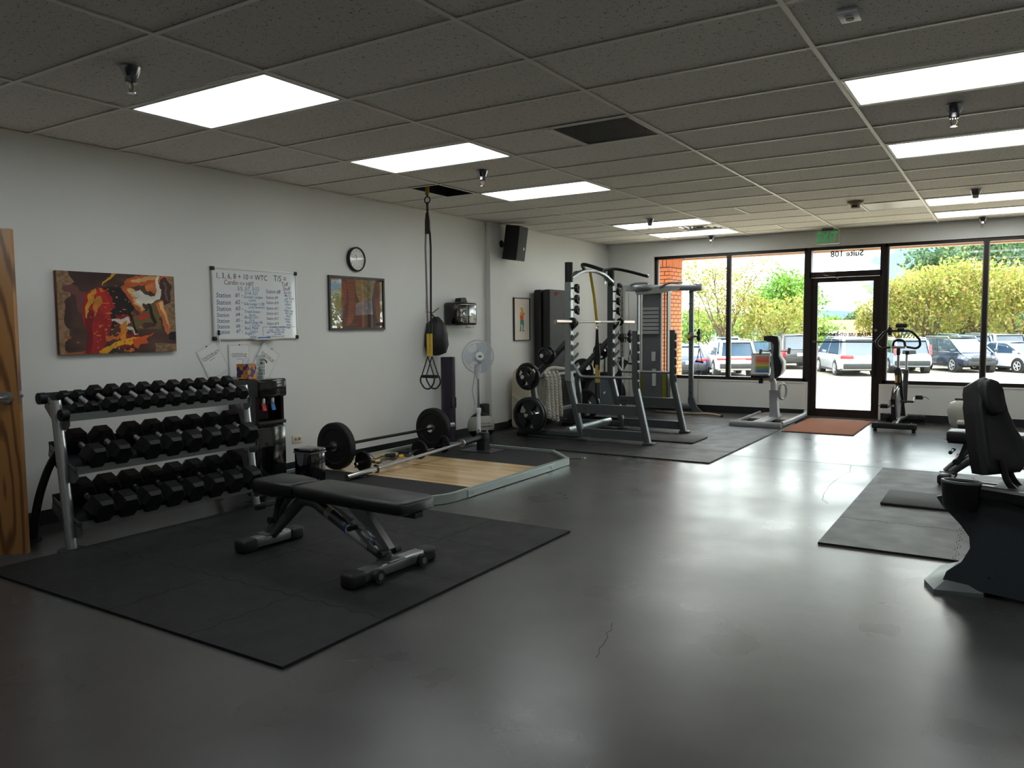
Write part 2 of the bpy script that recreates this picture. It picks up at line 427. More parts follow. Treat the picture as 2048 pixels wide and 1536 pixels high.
# ------------------------------------------------------------------ ceiling: grid of 2 x 4 ft tiles
def tile_material():
    m = bpy.data.materials.new('fissured_ceiling_tile'); m.use_nodes = True; t = m.node_tree; b = t.nodes['Principled BSDF']
    co = t.nodes.new('ShaderNodeTexCoord'); oi = t.nodes.new('ShaderNodeObjectInfo')
    ad = t.nodes.new('ShaderNodeVectorMath'); ad.operation = 'ADD'; cb = t.nodes.new('ShaderNodeCombineXYZ')
    ml = t.nodes.new('ShaderNodeMath'); ml.operation = 'MULTIPLY'; ml.inputs[1].default_value = 37.0
    t.links.new(oi.outputs['Random'], ml.inputs[0]); t.links.new(ml.outputs[0], cb.inputs[0]); t.links.new(ml.outputs[0], cb.inputs[1])
    t.links.new(co.outputs['Object'], ad.inputs[0]); t.links.new(cb.outputs[0], ad.inputs[1])
    vo = t.nodes.new('ShaderNodeTexVoronoi'); vo.inputs['Scale'].default_value = 105; t.links.new(ad.outputs[0], vo.inputs['Vector'])
    n = t.nodes.new('ShaderNodeTexNoise'); n.inputs['Scale'].default_value = 38; n.inputs['Detail'].default_value = 3; t.links.new(ad.outputs[0], n.inputs['Vector'])
    mr = t.nodes.new('ShaderNodeMapRange'); mr.inputs['From Min'].default_value = .40; mr.inputs['From Max'].default_value = .70; mr.inputs['To Min'].default_value = .02; mr.inputs['To Max'].default_value = .40
    t.links.new(n.outputs['Fac'], mr.inputs['Value'])
    lt = t.nodes.new('ShaderNodeMath'); lt.operation = 'LESS_THAN'; t.links.new(vo.outputs['Distance'], lt.inputs[0]); t.links.new(mr.outputs['Result'], lt.inputs[1])
    rv = t.nodes.new('ShaderNodeMapRange'); rv.inputs['To Min'].default_value = .94; rv.inputs['To Max'].default_value = 1.04; t.links.new(oi.outputs['Random'], rv.inputs['Value'])
    hs = t.nodes.new('ShaderNodeHueSaturation'); hs.inputs['Color'].default_value = lin(234, 230, 223); t.links.new(rv.outputs['Result'], hs.inputs['Value'])
    mx = t.nodes.new('ShaderNodeMix'); mx.data_type = 'RGBA'; mx.inputs['B'].default_value = lin(86, 82, 76)
    t.links.new(lt.outputs[0], mx.inputs['Factor']); t.links.new(hs.outputs['Color'], mx.inputs['A']); t.links.new(mx.outputs['Result'], b.inputs['Base Color'])
    b.inputs['Roughness'].default_value = .9; b.inputs['Specular IOR Level'].default_value = .15
    return m
tile_m = tile_material(); bar_m = mat('ceiling_grid_enamel', (244, 240, 231), .45)
plenum_m = mat('plenum_deck', (30, 28, 26), .9)
ceiling = struct('ceiling', MB().bx(-.14, XR + .14, YB - .14, YW + .16, H + .46, H + .5), plenum_m)
GX = [0.0] + [1.113 + 1.2192 * k for k in range(7)] + [XR]
GY0 = 3.4245; ST = .6096
rows = [(GY0 + ST * j, GY0 + ST * (j + 1), j) for j in range(-11, 14)]
rows = [(max(a, YB), min(b, YW), j) for a, b, j in rows if b > YB + .02 and a < YW - .02]
LIGHTS = [(1, j) for j in (-1, 2, 5, 10, 12)] + [(4, j) for j in (-4, -1, 2, 5, 10, 12)] + [(1, -4)]
HALF = {(2, 2): 'grille', (0, 4): 'opening', (3, 10): 'lens', (1, 11): 'vent', (2, 9): 'split', (2, 12): 'split'}
tmesh = {}
def tile(x0, x1, y0, y1):
    k = (round(x1 - x0, 3), round(y1 - y0, 3))
    if k not in tmesh:
        w, d = k; b = .012
        tmesh[k] = MB().box((0, 0, .009), (w - 2 * b + .008, d - 2 * b + .008, .014)).mesh('ceiling_tile', tile_m, 0)
    return put('ceiling_tile', tmesh[k], ceiling, ((x0 + x1) / 2, (y0 + y1) / 2, H + .007))
for i in range(len(GX) - 1):
    for y0, y1, j in rows:
        if (i, j) in LIGHTS: continue
        k = HALF.get((i, j)); xm = GX[i + 1] - ST
        if k is None: tile(GX[i], GX[i + 1], y0, y1)
        elif k == 'lens': tile(GX[i], xm, y0, y1)
        elif k == 'split': tile(GX[i], xm, y0, y1); tile(xm, GX[i + 1], y0, y1)
        elif k == 'opening': tile(GX[i], GX[i + 1] - .36, y0, y1)
        else: tile(GX[i], xm, y0, y1)
for x in GX[1:-1]: MB().bx(x - .012, x + .012, YB, YW, H - .001, H + .003).bx(x - .0015, x + .0015, YB, YW, H + .003, H + .03).build('main_runner', bar_m, ceiling)
for i in range(len(GX) - 1):
    for y0, y1, j in rows:
        MB().bx(GX[i], GX[i + 1], y1 - .012, y1 + .012, H, H + .0035).build('cross_tee', bar_m, ceiling)
for (i, j), k in HALF.items():
    xm = GX[i + 1] - (ST if k != 'opening' else .36)
    y0 = GY0 + ST * j
    MB().bx(xm - .012, xm + .012, y0, y0 + ST, H, H + .0035).build('cross_tee', bar_m, ceiling)
MB().bx(0, .022, YB, YW, H - .001, H + .003).bx(0, XR, YW - .022, YW, H - .001, H + .003).build('wall_angle', bar_m, ceiling)

# fluorescent troffers
def lens_material():
    m = bpy.data.materials.new('prismatic_lens'); m.use_nodes = True; t = m.node_tree; b = t.nodes['Principled BSDF']
    co = t.nodes.new('ShaderNodeTexCoord'); sp = t.nodes.new('ShaderNodeSeparateXYZ'); t.links.new(co.outputs['Object'], sp.inputs[0])
    a = t.nodes.new('ShaderNodeMath'); a.operation = 'MULTIPLY'; a.inputs[1].default_value = 2 * math.pi / .19; t.links.new(sp.outputs['Y'], a.inputs[0])
    c = t.nodes.new('ShaderNodeMath'); c.operation = 'COSINE'; t.links.new(a.outputs[0], c.inputs[0])
    e = t.nodes.new('ShaderNodeMapRange'); e.inputs['From Min'].default_value = .5; e.inputs['From Max'].default_value = .585; e.inputs['To Min'].default_value = 1; e.inputs['To Max'].default_value = .55
    ab = t.nodes.new('ShaderNodeMath'); ab.operation = 'ABSOLUTE'; t.links.new(sp.outputs['X'], ab.inputs[0]); t.links.new(ab.outputs[0], e.inputs['Value'])
    s = t.nodes.new('ShaderNodeMath'); s.operation = 'MULTIPLY_ADD'; s.inputs[1].default_value = LAMP * .13; s.inputs[2].default_value = LAMP * .9; t.links.new(c.outputs[0], s.inputs[0])
    q = t.nodes.new('ShaderNodeMath'); q.operation = 'MULTIPLY'; t.links.new(s.outputs[0], q.inputs[0]); t.links.new(e.outputs['Result'], q.inputs[1])
    t.links.new(q.outputs[0], b.inputs['Emission Strength']); b.inputs['Emission Color'].default_value = (.95, 1.0, 1.0, 1)
    b.inputs['Base Color'].default_value = (.75, .8, .8, 1); b.inputs['Roughness'].default_value = .3
    return m
lens_m = lens_material(); enamel = mat('white_enamel', (226, 224, 218), .4)
where = {1: 'over the left-hand side', 4: 'over the right-hand side'}
ordn = {-4: 'behind the nearest row', -1: 'nearest the camera', 2: 'second from the camera', 5: 'third from the camera', 10: 'fourth from the camera', 12: 'closest to the windows'}
lproto = None
for i, j in LIGHTS:
    x = (GX[i] + GX[i + 1]) / 2; y = GY0 + ST * (j + .5)
    lab = 'lit fluorescent ceiling panel %s of the gym, %s' % (where[i], ordn[j])
    if lproto is None:
        lproto = thing('ceiling_light', lab, 'ceiling light', (x, y, H), group='fluorescent ceiling lights')
        a, d = .59, .285
        MB().bx(-a, a, -d, -d + .014, -.001, .05).bx(-a, a, d - .014, d, -.001, .05).bx(-a, -a + .014, -d, d, -.001, .05).bx(a - .014, a, -d, d, -.001, .05).bx(-a, a, -d, d, .07, .08).build('frame', enamel, lproto)
        MB().bx(-a + .014, a - .014, -d + .014, d - .014, .004, .008).build('diffuser', lens_m, lproto)
    else: dup(lproto, None, (x, y, H), label=lab)

# other ceiling fittings
g = thing('return_grille', 'dark perforated square air return grille set in the ceiling', 'grille', (GX[3] - ST / 2, GY0 + ST * 2.5, H))
dark_perf = mat('perforated_metal', (58, 59, 58), .5, metal=.3, var=.2, vscale=3)
MB().bx(-.29, .29, -.29, -.272, -.001, .012).bx(-.29, .29, .272, .29, -.001, .012).bx(-.29, -.272, -.29, .29, -.001, .012).bx(.272, .29, -.29, .29, -.001, .012).build('frame', bar_m, g)
pf = MB().bx(-.275, .275, -.275, .275, .02, .025)
pf.build('backing', mat('grille_back', (20, 20, 20), .8), g)
pl = MB()
for k in range(46):
    pl.bx(-.274 + k * .0119, -.274 + k * .0119 + .0072, -.274, .274, .004, .007)
for k in range(23): pl.bx(-.274, .274, -.274 + k * .0238, -.274 + k * .0238 + .008, .0035, .0065)
o = pl.build('perforated_sheet', dark_perf, g); o['kind'] = 'stuff'
g = thing('air_diffuser', 'white square air diffuser with curved blades between two ceiling lights', 'air vent', (GX[2] - ST / 2, GY0 + ST * 11.5, H))
MB().bx(-.29, .29, -.29, -.25, -.002, .01).bx(-.29, .29, .25, .29, -.002, .01).bx(-.29, -.25, -.29, .29, -.002, .01).bx(.25, .29, -.29, .29, -.002, .01).build('frame', enamel, g)
MB().bx(-.26, .26, -.26, .26, .05, .055).build('throat', mat('duct_dark', (22, 22, 22), .8), g)
for s_ in (.22, .15, .08):
    for k in range(4):
        m3 = rotm(0, 0, 90 * k); MB().box(m3 @ V(0, s_, .018), (2 * s_, .05, .004), m3 @ rotm(35, 0, 0)).build('blade', enamel, g)
g = thing('ceiling_lens_panel', 'unlit translucent square ceiling panel near the smoke detector', 'ceiling panel', (GX[4] - ST / 2, GY0 + ST * 10.5, H))
MB().bx(-.288, .288, -.288, .288, .004, .008).build('diffuser', mat('dull_lens', (176, 176, 172), .35), g)
MB().bx(-.288, .288, -.288, .288, .03, .04).build('housing', enamel, g)

chrome = mat('chrome', (205, 205, 208), .12, metal=1.0)
sp_dark = mat('sprinkler_chrome', (150, 150, 155), .18, metal=1.0)
spos = [(1.84, 2.40, 'nearest sprinkler head, on the left beside the nearest ceiling light'), (1.80, 5.57, 'sprinkler head above the framed picture, left of the strap opening'),
        (1.81, 9.22, 'sprinkler head in front of the far left ceiling lights'), (1.82, 11.55, 'sprinkler head close to the left window'),
        (5.28, 5.55, 'dark sprinkler head between the two nearest right-hand ceiling lights'), (5.28, 9.16, 'sprinkler head before the third right-hand ceiling light'),
        (5.28, 11.6, 'sprinkler head just above the right-hand window')]
spk = None
for x, y, lab in spos:
    lab = 'chrome ' + lab
    if spk is None:
        spk = thing('sprinkler', lab, 'sprinkler', (x, y, H), group='ceiling sprinklers')
        MB().lathe([(.048, 0), (.05, -.002), (.034, -.045), (.029, -.05), (.029, -.075), (.024, -.08)], n=20).build('cup', sp_dark, spk)
        MB().tube([(.012, 0, -.078), (.018, 0, -.1), (.006, 0, -.125)], .003, 5).tube([(-.012, 0, -.078), (-.018, 0, -.1), (-.006, 0, -.125)], .003, 5).cyl((0, 0, -.08), (0, 0, -.12), .004, n=6).build('bulb_frame', mat('sprinkler_brass', (120, 110, 95), .3, metal=1), spk)
        MB().cyl((0, 0, -.125), (0, 0, -.128), .02, n=14).build('deflector', chrome, spk)
    else: dup(spk, None, (x, y, H), label=lab)
g = thing('smoke_detector', 'beige smoke detector on the ceiling before the exit sign', 'detector', (4.15, 9.30, H))
bei = mat('beige_plastic', (168, 148, 118), .5)
MB().lathe([(.085, 0), (.085, -.012), (.06, -.03), (.05, -.032)], n=24).build('base', bei, g)
MB().lathe([(.045, -.03), (.045, -.062), (.038, -.066)], n=20).build('head', bei, g)
MB().box((0, -.0455, -.047), (.05, .006, .014)).build('slot', mat('slot_dark', (40, 34, 28), .6), g)
g = thing('ceiling_outlet', 'white double power outlet plate fixed to the ceiling', 'outlet', (4.985, 3.69, H))
MB().rbox((0, 0, -.004), (.082, .13, .022), .004).build('plate', mat('outlet_white', (215, 218, 224), .4), g)
for s_ in (-1, 1): MB().cyl((0, s_ * .02, -.015), (0, s_ * .02, -.0175), .017, n=16).build('socket', mat('socket_grey', (70, 70, 72), .5), g)
# open ceiling bay where a tile is missing
struct('trim_4', MB().bx(GX[1] - .36, GX[1], GY0 + ST * 4, GY0 + ST * 4 + .006, H + .002, H + .3).bx(GX[1] - .36, GX[1], GY0 + ST * 5 - .006, GY0 + ST * 5, H + .002, H + .3)
       .bx(GX[1] - .366, GX[1] - .36, GY0 + ST * 4, GY0 + ST * 5, H + .002, H + .3).bx(GX[1], GX[1] + .006, GY0 + ST * 4, GY0 + ST * 5, H + .002, H + .3), plenum_m)

struct('trim_5', MB().bx(.6, 1.3, 5.97, 6.03, H + .09, H + .16), plenum_m)
# exit sign
g = thing('exit_sign', 'exit sign with green letters hanging from the ceiling above the glass door', 'exit sign', (3.44, 11.62, H))
MB().box((0, 0, -.012), (.14, .05, .024)).build('canopy', mat('sign_grey', (120, 118, 112), .5), g)
MB().rbox((0, 0, -.118), (.32, .045, .19), .02).build('housing', mat('sign_face', (196, 194, 186), .45), g)
text('lettering', 'EXIT', .20, mat('exit_green', (30, 150, 75), .5, emit=.25), g, (3.44, 11.62 - .0235, H - .187), (1, 0, 0), (0, 0, 1), align='CENTER', ext=.001, sx=.66, off=.002)
# ================================================================== OUTSIDE
asphalt = mat('asphalt', (134, 126, 112), .9, var=.12, vscale=.6, bump=.2, bscale=30)
concrete = mat('sidewalk_concrete', (212, 203, 182), .85, var=.05, vscale=2)
GZ = -1.10
gd = MB()
prof = [(12.0, -.02), (16.0, -.05), (16.02, -.2), (20, -.32), (34, -1.06), (38, GZ), (140, GZ)]
for (ya, za), (yb, zb) in zip(prof[2:], prof[3:]):
    gd.add([(-90, ya, za), (90, ya, za), (90, yb, zb), (-90, yb, zb)], [(0, 1, 2, 3)])
struct('ground', gd, asphalt)
struct('ground_sidewalk', MB().bx(-40, 40, 12.0, 16.02, -.25, -.03), concrete)
line_m = mat('parking_paint', (214, 208, 196), .8, var=.08, vscale=3)
for k, (x, y) in enumerate([(-3.4, 24.5), (2.2, 26.5)]):
    d = V(.94, .34, 0)
    z = -.32 + (y - 20) * (-.74 / 14) + .012
    MB().add([V(x, y, z) - d * 5 - V(0, .12, 0) + V(0, 0, .09), V(x, y, z) + d * 5 - V(0, .12, 0) - V(0, 0, .09), V(x, y, z) + d * 5 + V(0, .12, 0) - V(0, 0, .09), V(x, y, z) - d * 5 + V(0, .12, 0) + V(0, 0, .09)], [(0, 1, 2, 3)]).build('road_seam', line_m, bpy.data.objects['ground'])

# brick pillar and canopy over the walk
brick_a = mat('orange_brick', (190, 112, 72), .85, var=.14, vscale=9, bump=.25, bscale=90)
mortar = mat('mortar', (84, 52, 38), .9)
soffit = mat('soffit_paint', (196, 160, 140), .7)
struct('roof_canopy', MB().bx(-4, 14, 12.0, 13.75, 2.56, 2.64).bx(-4, 14, 13.66, 13.78, 2.50, 3.3).bx(-4, 14, 12.0, 13.75, 3.2, 3.3), soffit)
px0, px1, py0, py1 = .015, .624, 13.0, 13.61
pil = struct('pillar', MB().bx(px0 + .008, px1 - .008, py0 + .008, py1 - .008, -.03, 2.56), mortar)
bl, bh = .190, .0545
bm_h = MB().box((0, 0, 0), (bl, .06, bh)).mesh('brick', brick_a, 0)
bm_half = MB().box((0, 0, 0), (.0915, .06, bh)).mesh('brick', brick_a, 0)
bm_s = MB().box((0, 0, 0), (bh, .06, .193)).mesh('brick', brick_a, 0)
cz = -.03 + .033; course = 0
while cz + bh / 2 < 2.36:
    for face in (0, 1):
        L = .609
        if (course + face) % 2 == 0: seq = [(bl, bm_h)] * 3
        else: seq = [(.0915, bm_half), (bl, bm_h), (bl, bm_h), (.0915, bm_half)]
        t0 = 0.0; gap = (L - sum(s[0] for s in seq)) / (len(seq) - 1)
        for ln, me in seq:
            c = t0 + ln / 2; t0 += ln + gap
            jx = random.uniform(-.0015, .0015)
            if face == 0: put('brick', me, pil, (px0 + c, py0 + .03 + jx, cz))
            else: put('brick', me, pil, (px1 - .03 + jx, py0 + c, cz), (0, 0, R(90)))
    cz += bh + .0132; course += 1
for face in (0, 1):
    for k in range(9):
        c = .03 + k * .0686
        if face == 0: put('brick', bm_s, pil, (px0 + c, py0 + .03, cz + .075))
        else: put('brick', bm_s, pil, (px1 - .03, py0 + c, cz + .075), (0, 0, R(90)))

dup(pil, None, (6.55, 0, 0))['kind'] = 'structure'
# ---- far scenery
hill_m = mat('hazy_mountain', (78, 96, 116), .95)
xs = np.linspace(-700, 500, 60); rs = np.random.RandomState(4)
hz = 9 + 8.5 * np.exp(-((xs + 160) / 90) ** 2) + 3 * np.sin(xs / 60.) + rs.rand(60) * 1.2
hm = MB(); n = len(xs)
hm.add([(x, 900, -30) for x in xs] + [(x, 930, max(2, z)) for x, z in zip(xs, hz)] + [(x, 1010, -30) for x in xs],
       [(k, k + 1, n + k + 1, n + k) for k in range(n - 1)] + [(n + k, n + k + 1, 2 * n + k + 1, 2 * n + k) for k in range(n - 1)])
one('mountain_ridge', hm, hill_m, 'distant pale blue mountain ridge beyond the rooftops', 'mountain')
far_m = mat('distant_meadow', (150, 165, 105), .95, var=.2, vscale=.02)
struct('ground_far', MB().add([(-900, 140, GZ - .05), (700, 140, GZ - .05), (700, 1000, -12), (-900, 1000, -12)], [(0, 1, 2, 3)]), far_m)

def bark_tree(name, label, x, y, h, w, leaves, leaf_m, seed, trunk_h=.25, size=.16, zb=GZ, shape='round', bark=(92, 76, 60), dens=None):
    rs = np.random.RandomState(seed); t = thing(name, label, 'tree', (x, y, zb), group=None)
    bk = mat('bark_%d_%d_%d' % bark, bark, .9, var=.25, vscale=6)
    tr = MB(); th = h * trunk_h
    tr.tube([(0, 0, -.1), (.05 * w * (rs.rand() - .5), 0, th * .6), (0, .1, th)], .045 * h ** .7, 8, scale=[1.2, .9, .7])
    tr.build('trunk', bk, t)
    br = MB(); tips = []
    nb = 9 if shape == 'round' else 12
    for k in range(nb):
        a = 2 * math.pi * (k + rs.rand() * .6) / nb; e = .35 + .5 * rs.rand()
        if shape == 'cone':
            z0 = h * (.12 + .8 * k / nb); ln = w * .5 * (1 - k / nb * .85); p1 = V(0, 0, z0); p3 = V(math.cos(a * 2.4) * ln, math.sin(a * 2.4) * ln, z0 + .1 * h)
        else:
            p1 = V(0, .05, th * (.7 + .3 * rs.rand())); p3 = V(math.cos(a) * w * .42 * e * 1.4, math.sin(a) * w * .42 * e * 1.4, h * (.55 + .38 * rs.rand()))
        p2 = p1.lerp(p3, .5) + V(rs.randn() * .12, rs.randn() * .12, -.04 * h)
        br.tube(rnd([p1, p2, p3], .4, 3), .022 * h ** .7, 5, scale=[1 - .7 * i / 5 for i in range(6)]); tips += [p2.lerp(p3, .6), p3]
        for q in range(2):
            p4 = p3 + V(rs.randn(), rs.randn(), rs.rand() * .8) * w * .1; br.tube([p2.lerp(p3, .3 + .3 * q), p4], .010 * h ** .7, 4, scale=[1, .4]); tips.append(p4)
    if shape == 'cone': br.cyl((0, 0, th), (0, 0, h * .97), .03 * h ** .7, .01, 6)
    br.build('branches', bk, t)
    tp = np.array([tuple(p) for p in tips])
    if shape == 'cone':
        u = rs.rand(leaves) ** .75; z = h * (.10 + .9 * (1 - u)) ; rr = w * .5 * (u ** .9) * (.45 + .55 * np.sqrt(rs.rand(leaves))) * (.75 + .25 * np.sin(z * 5.5 + rs.rand() * 6))
        aa = rs.rand(leaves) * 2 * np.pi; lump = 1 + .25 * np.sin(aa * 5 + z * 2.3); P = np.stack([np.cos(aa) * rr * lump, np.sin(aa) * rr * lump, h * (.10) + (z - h * .10)], 1)
    else:
        k = rs.randint(0, len(tp), leaves); P = tp[k] + rs.randn(leaves, 3) * np.array([w * .085, w * .085, h * .07])
        m2 = rs.rand(leaves) < .35; a = rs.rand(leaves) * 2 * np.pi; b_ = np.arccos(rs.rand(leaves) * 1.7 - .7); q = .75 + .25 * rs.rand(leaves)
        sh = np.stack([np.cos(a) * np.sin(b_) * w * .5 * q, np.sin(a) * np.sin(b_) * w * .5 * q, h * .56 + np.cos(b_) * h * .42 * q], 1); P[m2] = sh[m2]
        P = P[(P[:, 2] > h * .2)]
    L = len(P); d1 = rs.randn(L, 3); d1 /= np.linalg.norm(d1, axis=1)[:, None]; d2 = np.cross(d1, rs.randn(L, 3)); d2 /= np.linalg.norm(d2, axis=1)[:, None]
    s = size * (.6 + .8 * rs.rand(L))[:, None]
    Q = np.stack([P - d1 * s, P + d2 * s * .55, P + d1 * s, P - d2 * s * .55], 1).reshape(-1, 3)
    me = bpy.data.meshes.new('foliage'); me.vertices.add(4 * L); me.vertices.foreach_set('co', Q.astype(np.float32).ravel())
    me.loops.add(4 * L); me.loops.foreach_set('vertex_index', np.arange(4 * L, dtype=np.int32)); me.polygons.add(L)
    me.polygons.foreach_set('loop_start', np.arange(0, 4 * L, 4, dtype=np.int32)); me.update(calc_edges=True); me.materials.append(leaf_m)
    f = put('foliage', me, t); f['kind'] = 'stuff'
    return t
def leaf_material(name, cols):
    m = bpy.data.materials.new(name); m.use_nodes = True; t = m.node_tree; b = t.nodes['Principled BSDF']
    ge = t.nodes.new('ShaderNodeNewGeometry'); r = t.nodes.new('ShaderNodeValToRGB'); r.color_ramp.interpolation = 'CONSTANT'
    while len(r.color_ramp.elements) < len(cols): r.color_ramp.elements.new(.5)
    for i, c in enumerate(cols): r.color_ramp.elements[i].position = i / len(cols); r.color_ramp.elements[i].color = lin(*c)
    t.links.new(ge.outputs['Random Per Island'], r.inputs['Fac']); t.links.new(r.outputs['Color'], b.inputs['Base Color'])
    b.inputs['Roughness'].default_value = .6
    tr = t.nodes.new('ShaderNodeBsdfTranslucent'); mx = t.nodes.new('ShaderNodeMixShader'); mx.inputs[0].default_value = .45
    t.links.new(r.outputs['Color'], tr.inputs['Color']); t.links.new(b.outputs[0], mx.inputs[1]); t.links.new(tr.outputs[0], mx.inputs[2])
    t.links.new(mx.outputs[0], t.nodes['Material Output'].inputs['Surface'])
    return m
leaf_yel = leaf_material('crabapple_leaves', [(152, 148, 72), (130, 136, 58), (170, 156, 86), (108, 120, 48), (158, 134, 80), (142, 152, 62)])
leaf_grn = leaf_material('maple_leaves', [(116, 156, 62), (96, 140, 50), (136, 166, 74), (82, 124, 42)])
leaf_drk = leaf_material('pine_needles', [(84, 112, 72), (66, 94, 60), (104, 128, 84), (54, 78, 52)])
leaf_mid = leaf_material('hedge_leaves', [(120, 150, 74), (100, 132, 62), (146, 166, 84)])
TR = [('crabapple_tree', 'sparse yellow-green tree seen through the first window pane beside the brick pillar', -9.9, 50, 6.4, 4.6, 3800, 'y', .10),
 ('crabapple_tree', 'low spreading yellow-green tree behind the white SUV and the window mullion', -6.9, 51, 4.2, 4.4, 3400, 'y', .10),
 ('maple_tree', 'tall bright green tree filling the second window pane', -9.9, 66, 6.6, 4.4, 5200, 'g', .15),
 ('maple_tree', 'bright green tree just left of the glass door', -9.3, 69, 6.0, 2.8, 3600, 'g', .15),
 ('maple_tree', 'small green tree behind the white arched shelter', -12.4, 99, 3.2, 3.4, 2200, 'g', .16),
 ('crabapple_tree', 'dense yellow-green tree behind the silver-blue crossover', 1.1, 57, 6.3, 5.0, 8600, 'y', .11),
 ('crabapple_tree', 'yellow-green tree rising behind the navy SUV', 3.6, 63, 6.2, 5.2, 8200, 'y', .12),
 ('crabapple_tree', 'yellow-green tree behind the white sedan at the right edge', 6.1, 56, 5.9, 5.0, 7600, 'y', .11),
 ('crabapple_tree', 'yellow-green tree right of the frame behind the last white car', 9.0, 57, 5.6, 5.0, 5000, 'y', .11),
 ('crabapple_tree', 'slender yellow tree at the right edge of the glass door', -2.3, 59, 4.3, 2.4, 2200, 'y', .10),
 ('crabapple_tree', 'short yellow tree between the glass door and the silver-blue crossover', -.9, 61.5, 4.4, 3.2, 4200, 'y', .11),
 ('pine_tree', 'big dark green pine rising above the right-hand trees', 2.9, 79, 10.6, 9.2, 9000, 'p', .20),
 ('pine_tree', 'dark pine tree beside the orange-roofed house', -9.6, 100, 4.0, 2.8, 2400, 'p', .15),
 ('crabapple_tree', 'yellow-green tree far to the right, beyond the last window pane', 27, 41, 6.0, 6.0, 3000, 'y', .14),
 ('crabapple_tree', 'yellow-green tree farthest to the right, beyond the last window pane', 33, 42, 6.0, 6.0, 3000, 'y', .14),
 ('hedge_shrub', 'wide green hedge low behind the cars left of the mullion', -14.5, 62, 3.3, 6.5, 6000, 'h', .15),
 ('hedge_shrub', 'dark green hedge behind the right-hand parked cars', 4.0, 70, 3.2, 9.0, 8000, 'p', .18),
 ('hedge_shrub', 'green hedge low behind the cars right of the mullion', -8.3, 61.5, 2.5, 5.0, 5000, 'h', .15)]
LM = dict(y=leaf_yel, g=leaf_grn, p=leaf_drk, h=leaf_mid)
for k, (nm, lb, x, y, h_, w_, n_, lk, sz) in enumerate(TR):
    bark_tree(nm, lb, x, y, h_, w_, n_, LM[lk], 30 + k, size=sz, trunk_h=.15 if lk == 'h' else .25)

# ---- buildings
tan_m = mat('stucco_tan', (150, 134, 118), .85); roof_o = mat('orange_shingles', (142, 96, 72), .85, var=.1, vscale=2)
roof_t = mat('tan_shingles', (138, 122, 110), .85, var=.08, vscale=2); winm = mat('far_window', (60, 70, 80), .15)
b = thing('house', 'two-gabled house with orange shingle roof seen through the glass door', 'house', (-9.6, 92, GZ))
MB().bx(-3.2, 4.2, 0, 6, -.3, 1.2).build('wall', tan_m, b)
MB().add([(-3.5, -.4, 1.1), (4.5, -.4, 1.1), (4.0, 3, 2.9), (-2.4, 3, 2.9), (-3.5, 6.4, 1.1), (4.5, 6.4, 1.1)], [(0, 1, 2, 3), (4, 3, 2, 5), (0, 3, 4), (1, 5, 2)]).build('roof', roof_o, b)
MB().add([(-2.4, -1.2, .9), (1.6, -1.2, .9), (-.4, -1.2, 1.75), (-2.4, 2.5, .9), (1.6, 2.5, .9), (-.4, 2.5, 1.75)], [(0, 1, 2), (0, 2, 5, 3), (1, 4, 5, 2)]).bx(-2.1, 1.3, -1.1, 2, -.3, .9).build('gable', mat('gable_roof', (150, 108, 88), .85), b)
MB().bx(1.0, 1.7, 2.0, 2.7, 2.2, 3.5).build('chimney', tan_m, b)
for x in (-1.6, 2.2, 3.3): MB().bx(x, x + .6, -.03 if x > 1 else -1.13, .02 if x > 1 else -1.08, .15, .8).build('window', winm, b)
b = thing('long_building', 'long low tan building with a shallow roof behind the parked cars', 'building', (-12.0, 76, GZ))
MB().bx(-2.5, 5, 0, 8, -.3, .95).build('wall', tan_m, b)
MB().add([(-3, -.6, .85), (5.4, -.6, .85), (5.0, 4, 1.6), (-2.0, 4, 1.6), (-3, 8.6, .85), (5.4, 8.6, .85)], [(0, 1, 2, 3), (4, 3, 2, 5), (0, 3, 4), (1, 5, 2)]).build('roof', roof_t, b)
b = thing('arched_shelter', 'small white arched shelter beside the orange-roofed house', 'shelter', (-7.75, 72.5, GZ))
pa = [(math.cos(R(a)) * .95, 1.25 + math.sin(R(a)) * 1.05) for a in range(0, 181, 15)]
MB().prism([(-.95, -.2)] + pa[::-1][0:0] + [(.95, -.2)] + pa, (0, 0, 0), (1, 0, 0), (0, 0, 1), -1.6).build('shell', mat('shelter_white', (190, 188, 182), .6), b)
MB().bx(-.6, .6, -.03, .02, .9, 1.6).build('opening', winm, b)

# ---- cars
tyre = mat('tyre_rubber', (22, 22, 23), .8); rim_m = mat('alloy_rim', (190, 192, 196), .3, metal=.8)
cglass = mat('car_glass', (38, 58, 78), .06, spec=.8, coat=.6); black_pl = mat('black_plastic', (34, 35, 37), .6)
red_l = mat('tail_lamp_red', (196, 24, 34), .2, coat=.5); plate_m = mat('licence_plate', (222, 226, 222), .5)
head_l = mat('head_lamp', (214, 220, 226), .12, coat=.8); amber = mat('amber_lamp', (230, 110, 40), .3)
SH = dict(
 suv=dict(L=4.75, W=1.88, zb=.30, belt=1.02, roof=1.68, hood=1.05, gx=(-.98, -.86, .30, .80), nose=.72, wr=.37, rr=.80),
 crossover=dict(L=4.55, W=1.82, zb=.28, belt=1.02, roof=1.66, hood=1.02, gx=(-.98, -.82, .28, .76), nose=.72, wr=.345, rr=.84),
 boxy=dict(L=5.15, W=2.0, zb=.36, belt=1.12, roof=1.88, hood=1.12, gx=(-.995, -.93, .22, .62), nose=.8, wr=.40, rr=.88),
 van=dict(L=5.1, W=1.98, zb=.24, belt=1.02, roof=1.76, hood=1.0, gx=(-.985, -.88, .42, .98), nose=.68, wr=.345, rr=.86),
 sedan=dict(L=4.65, W=1.82, zb=.22, belt=.94, roof=1.46, hood=.92, gx=(-.78, -.40, .22, .70), nose=.64, wr=.33, rr=.78))
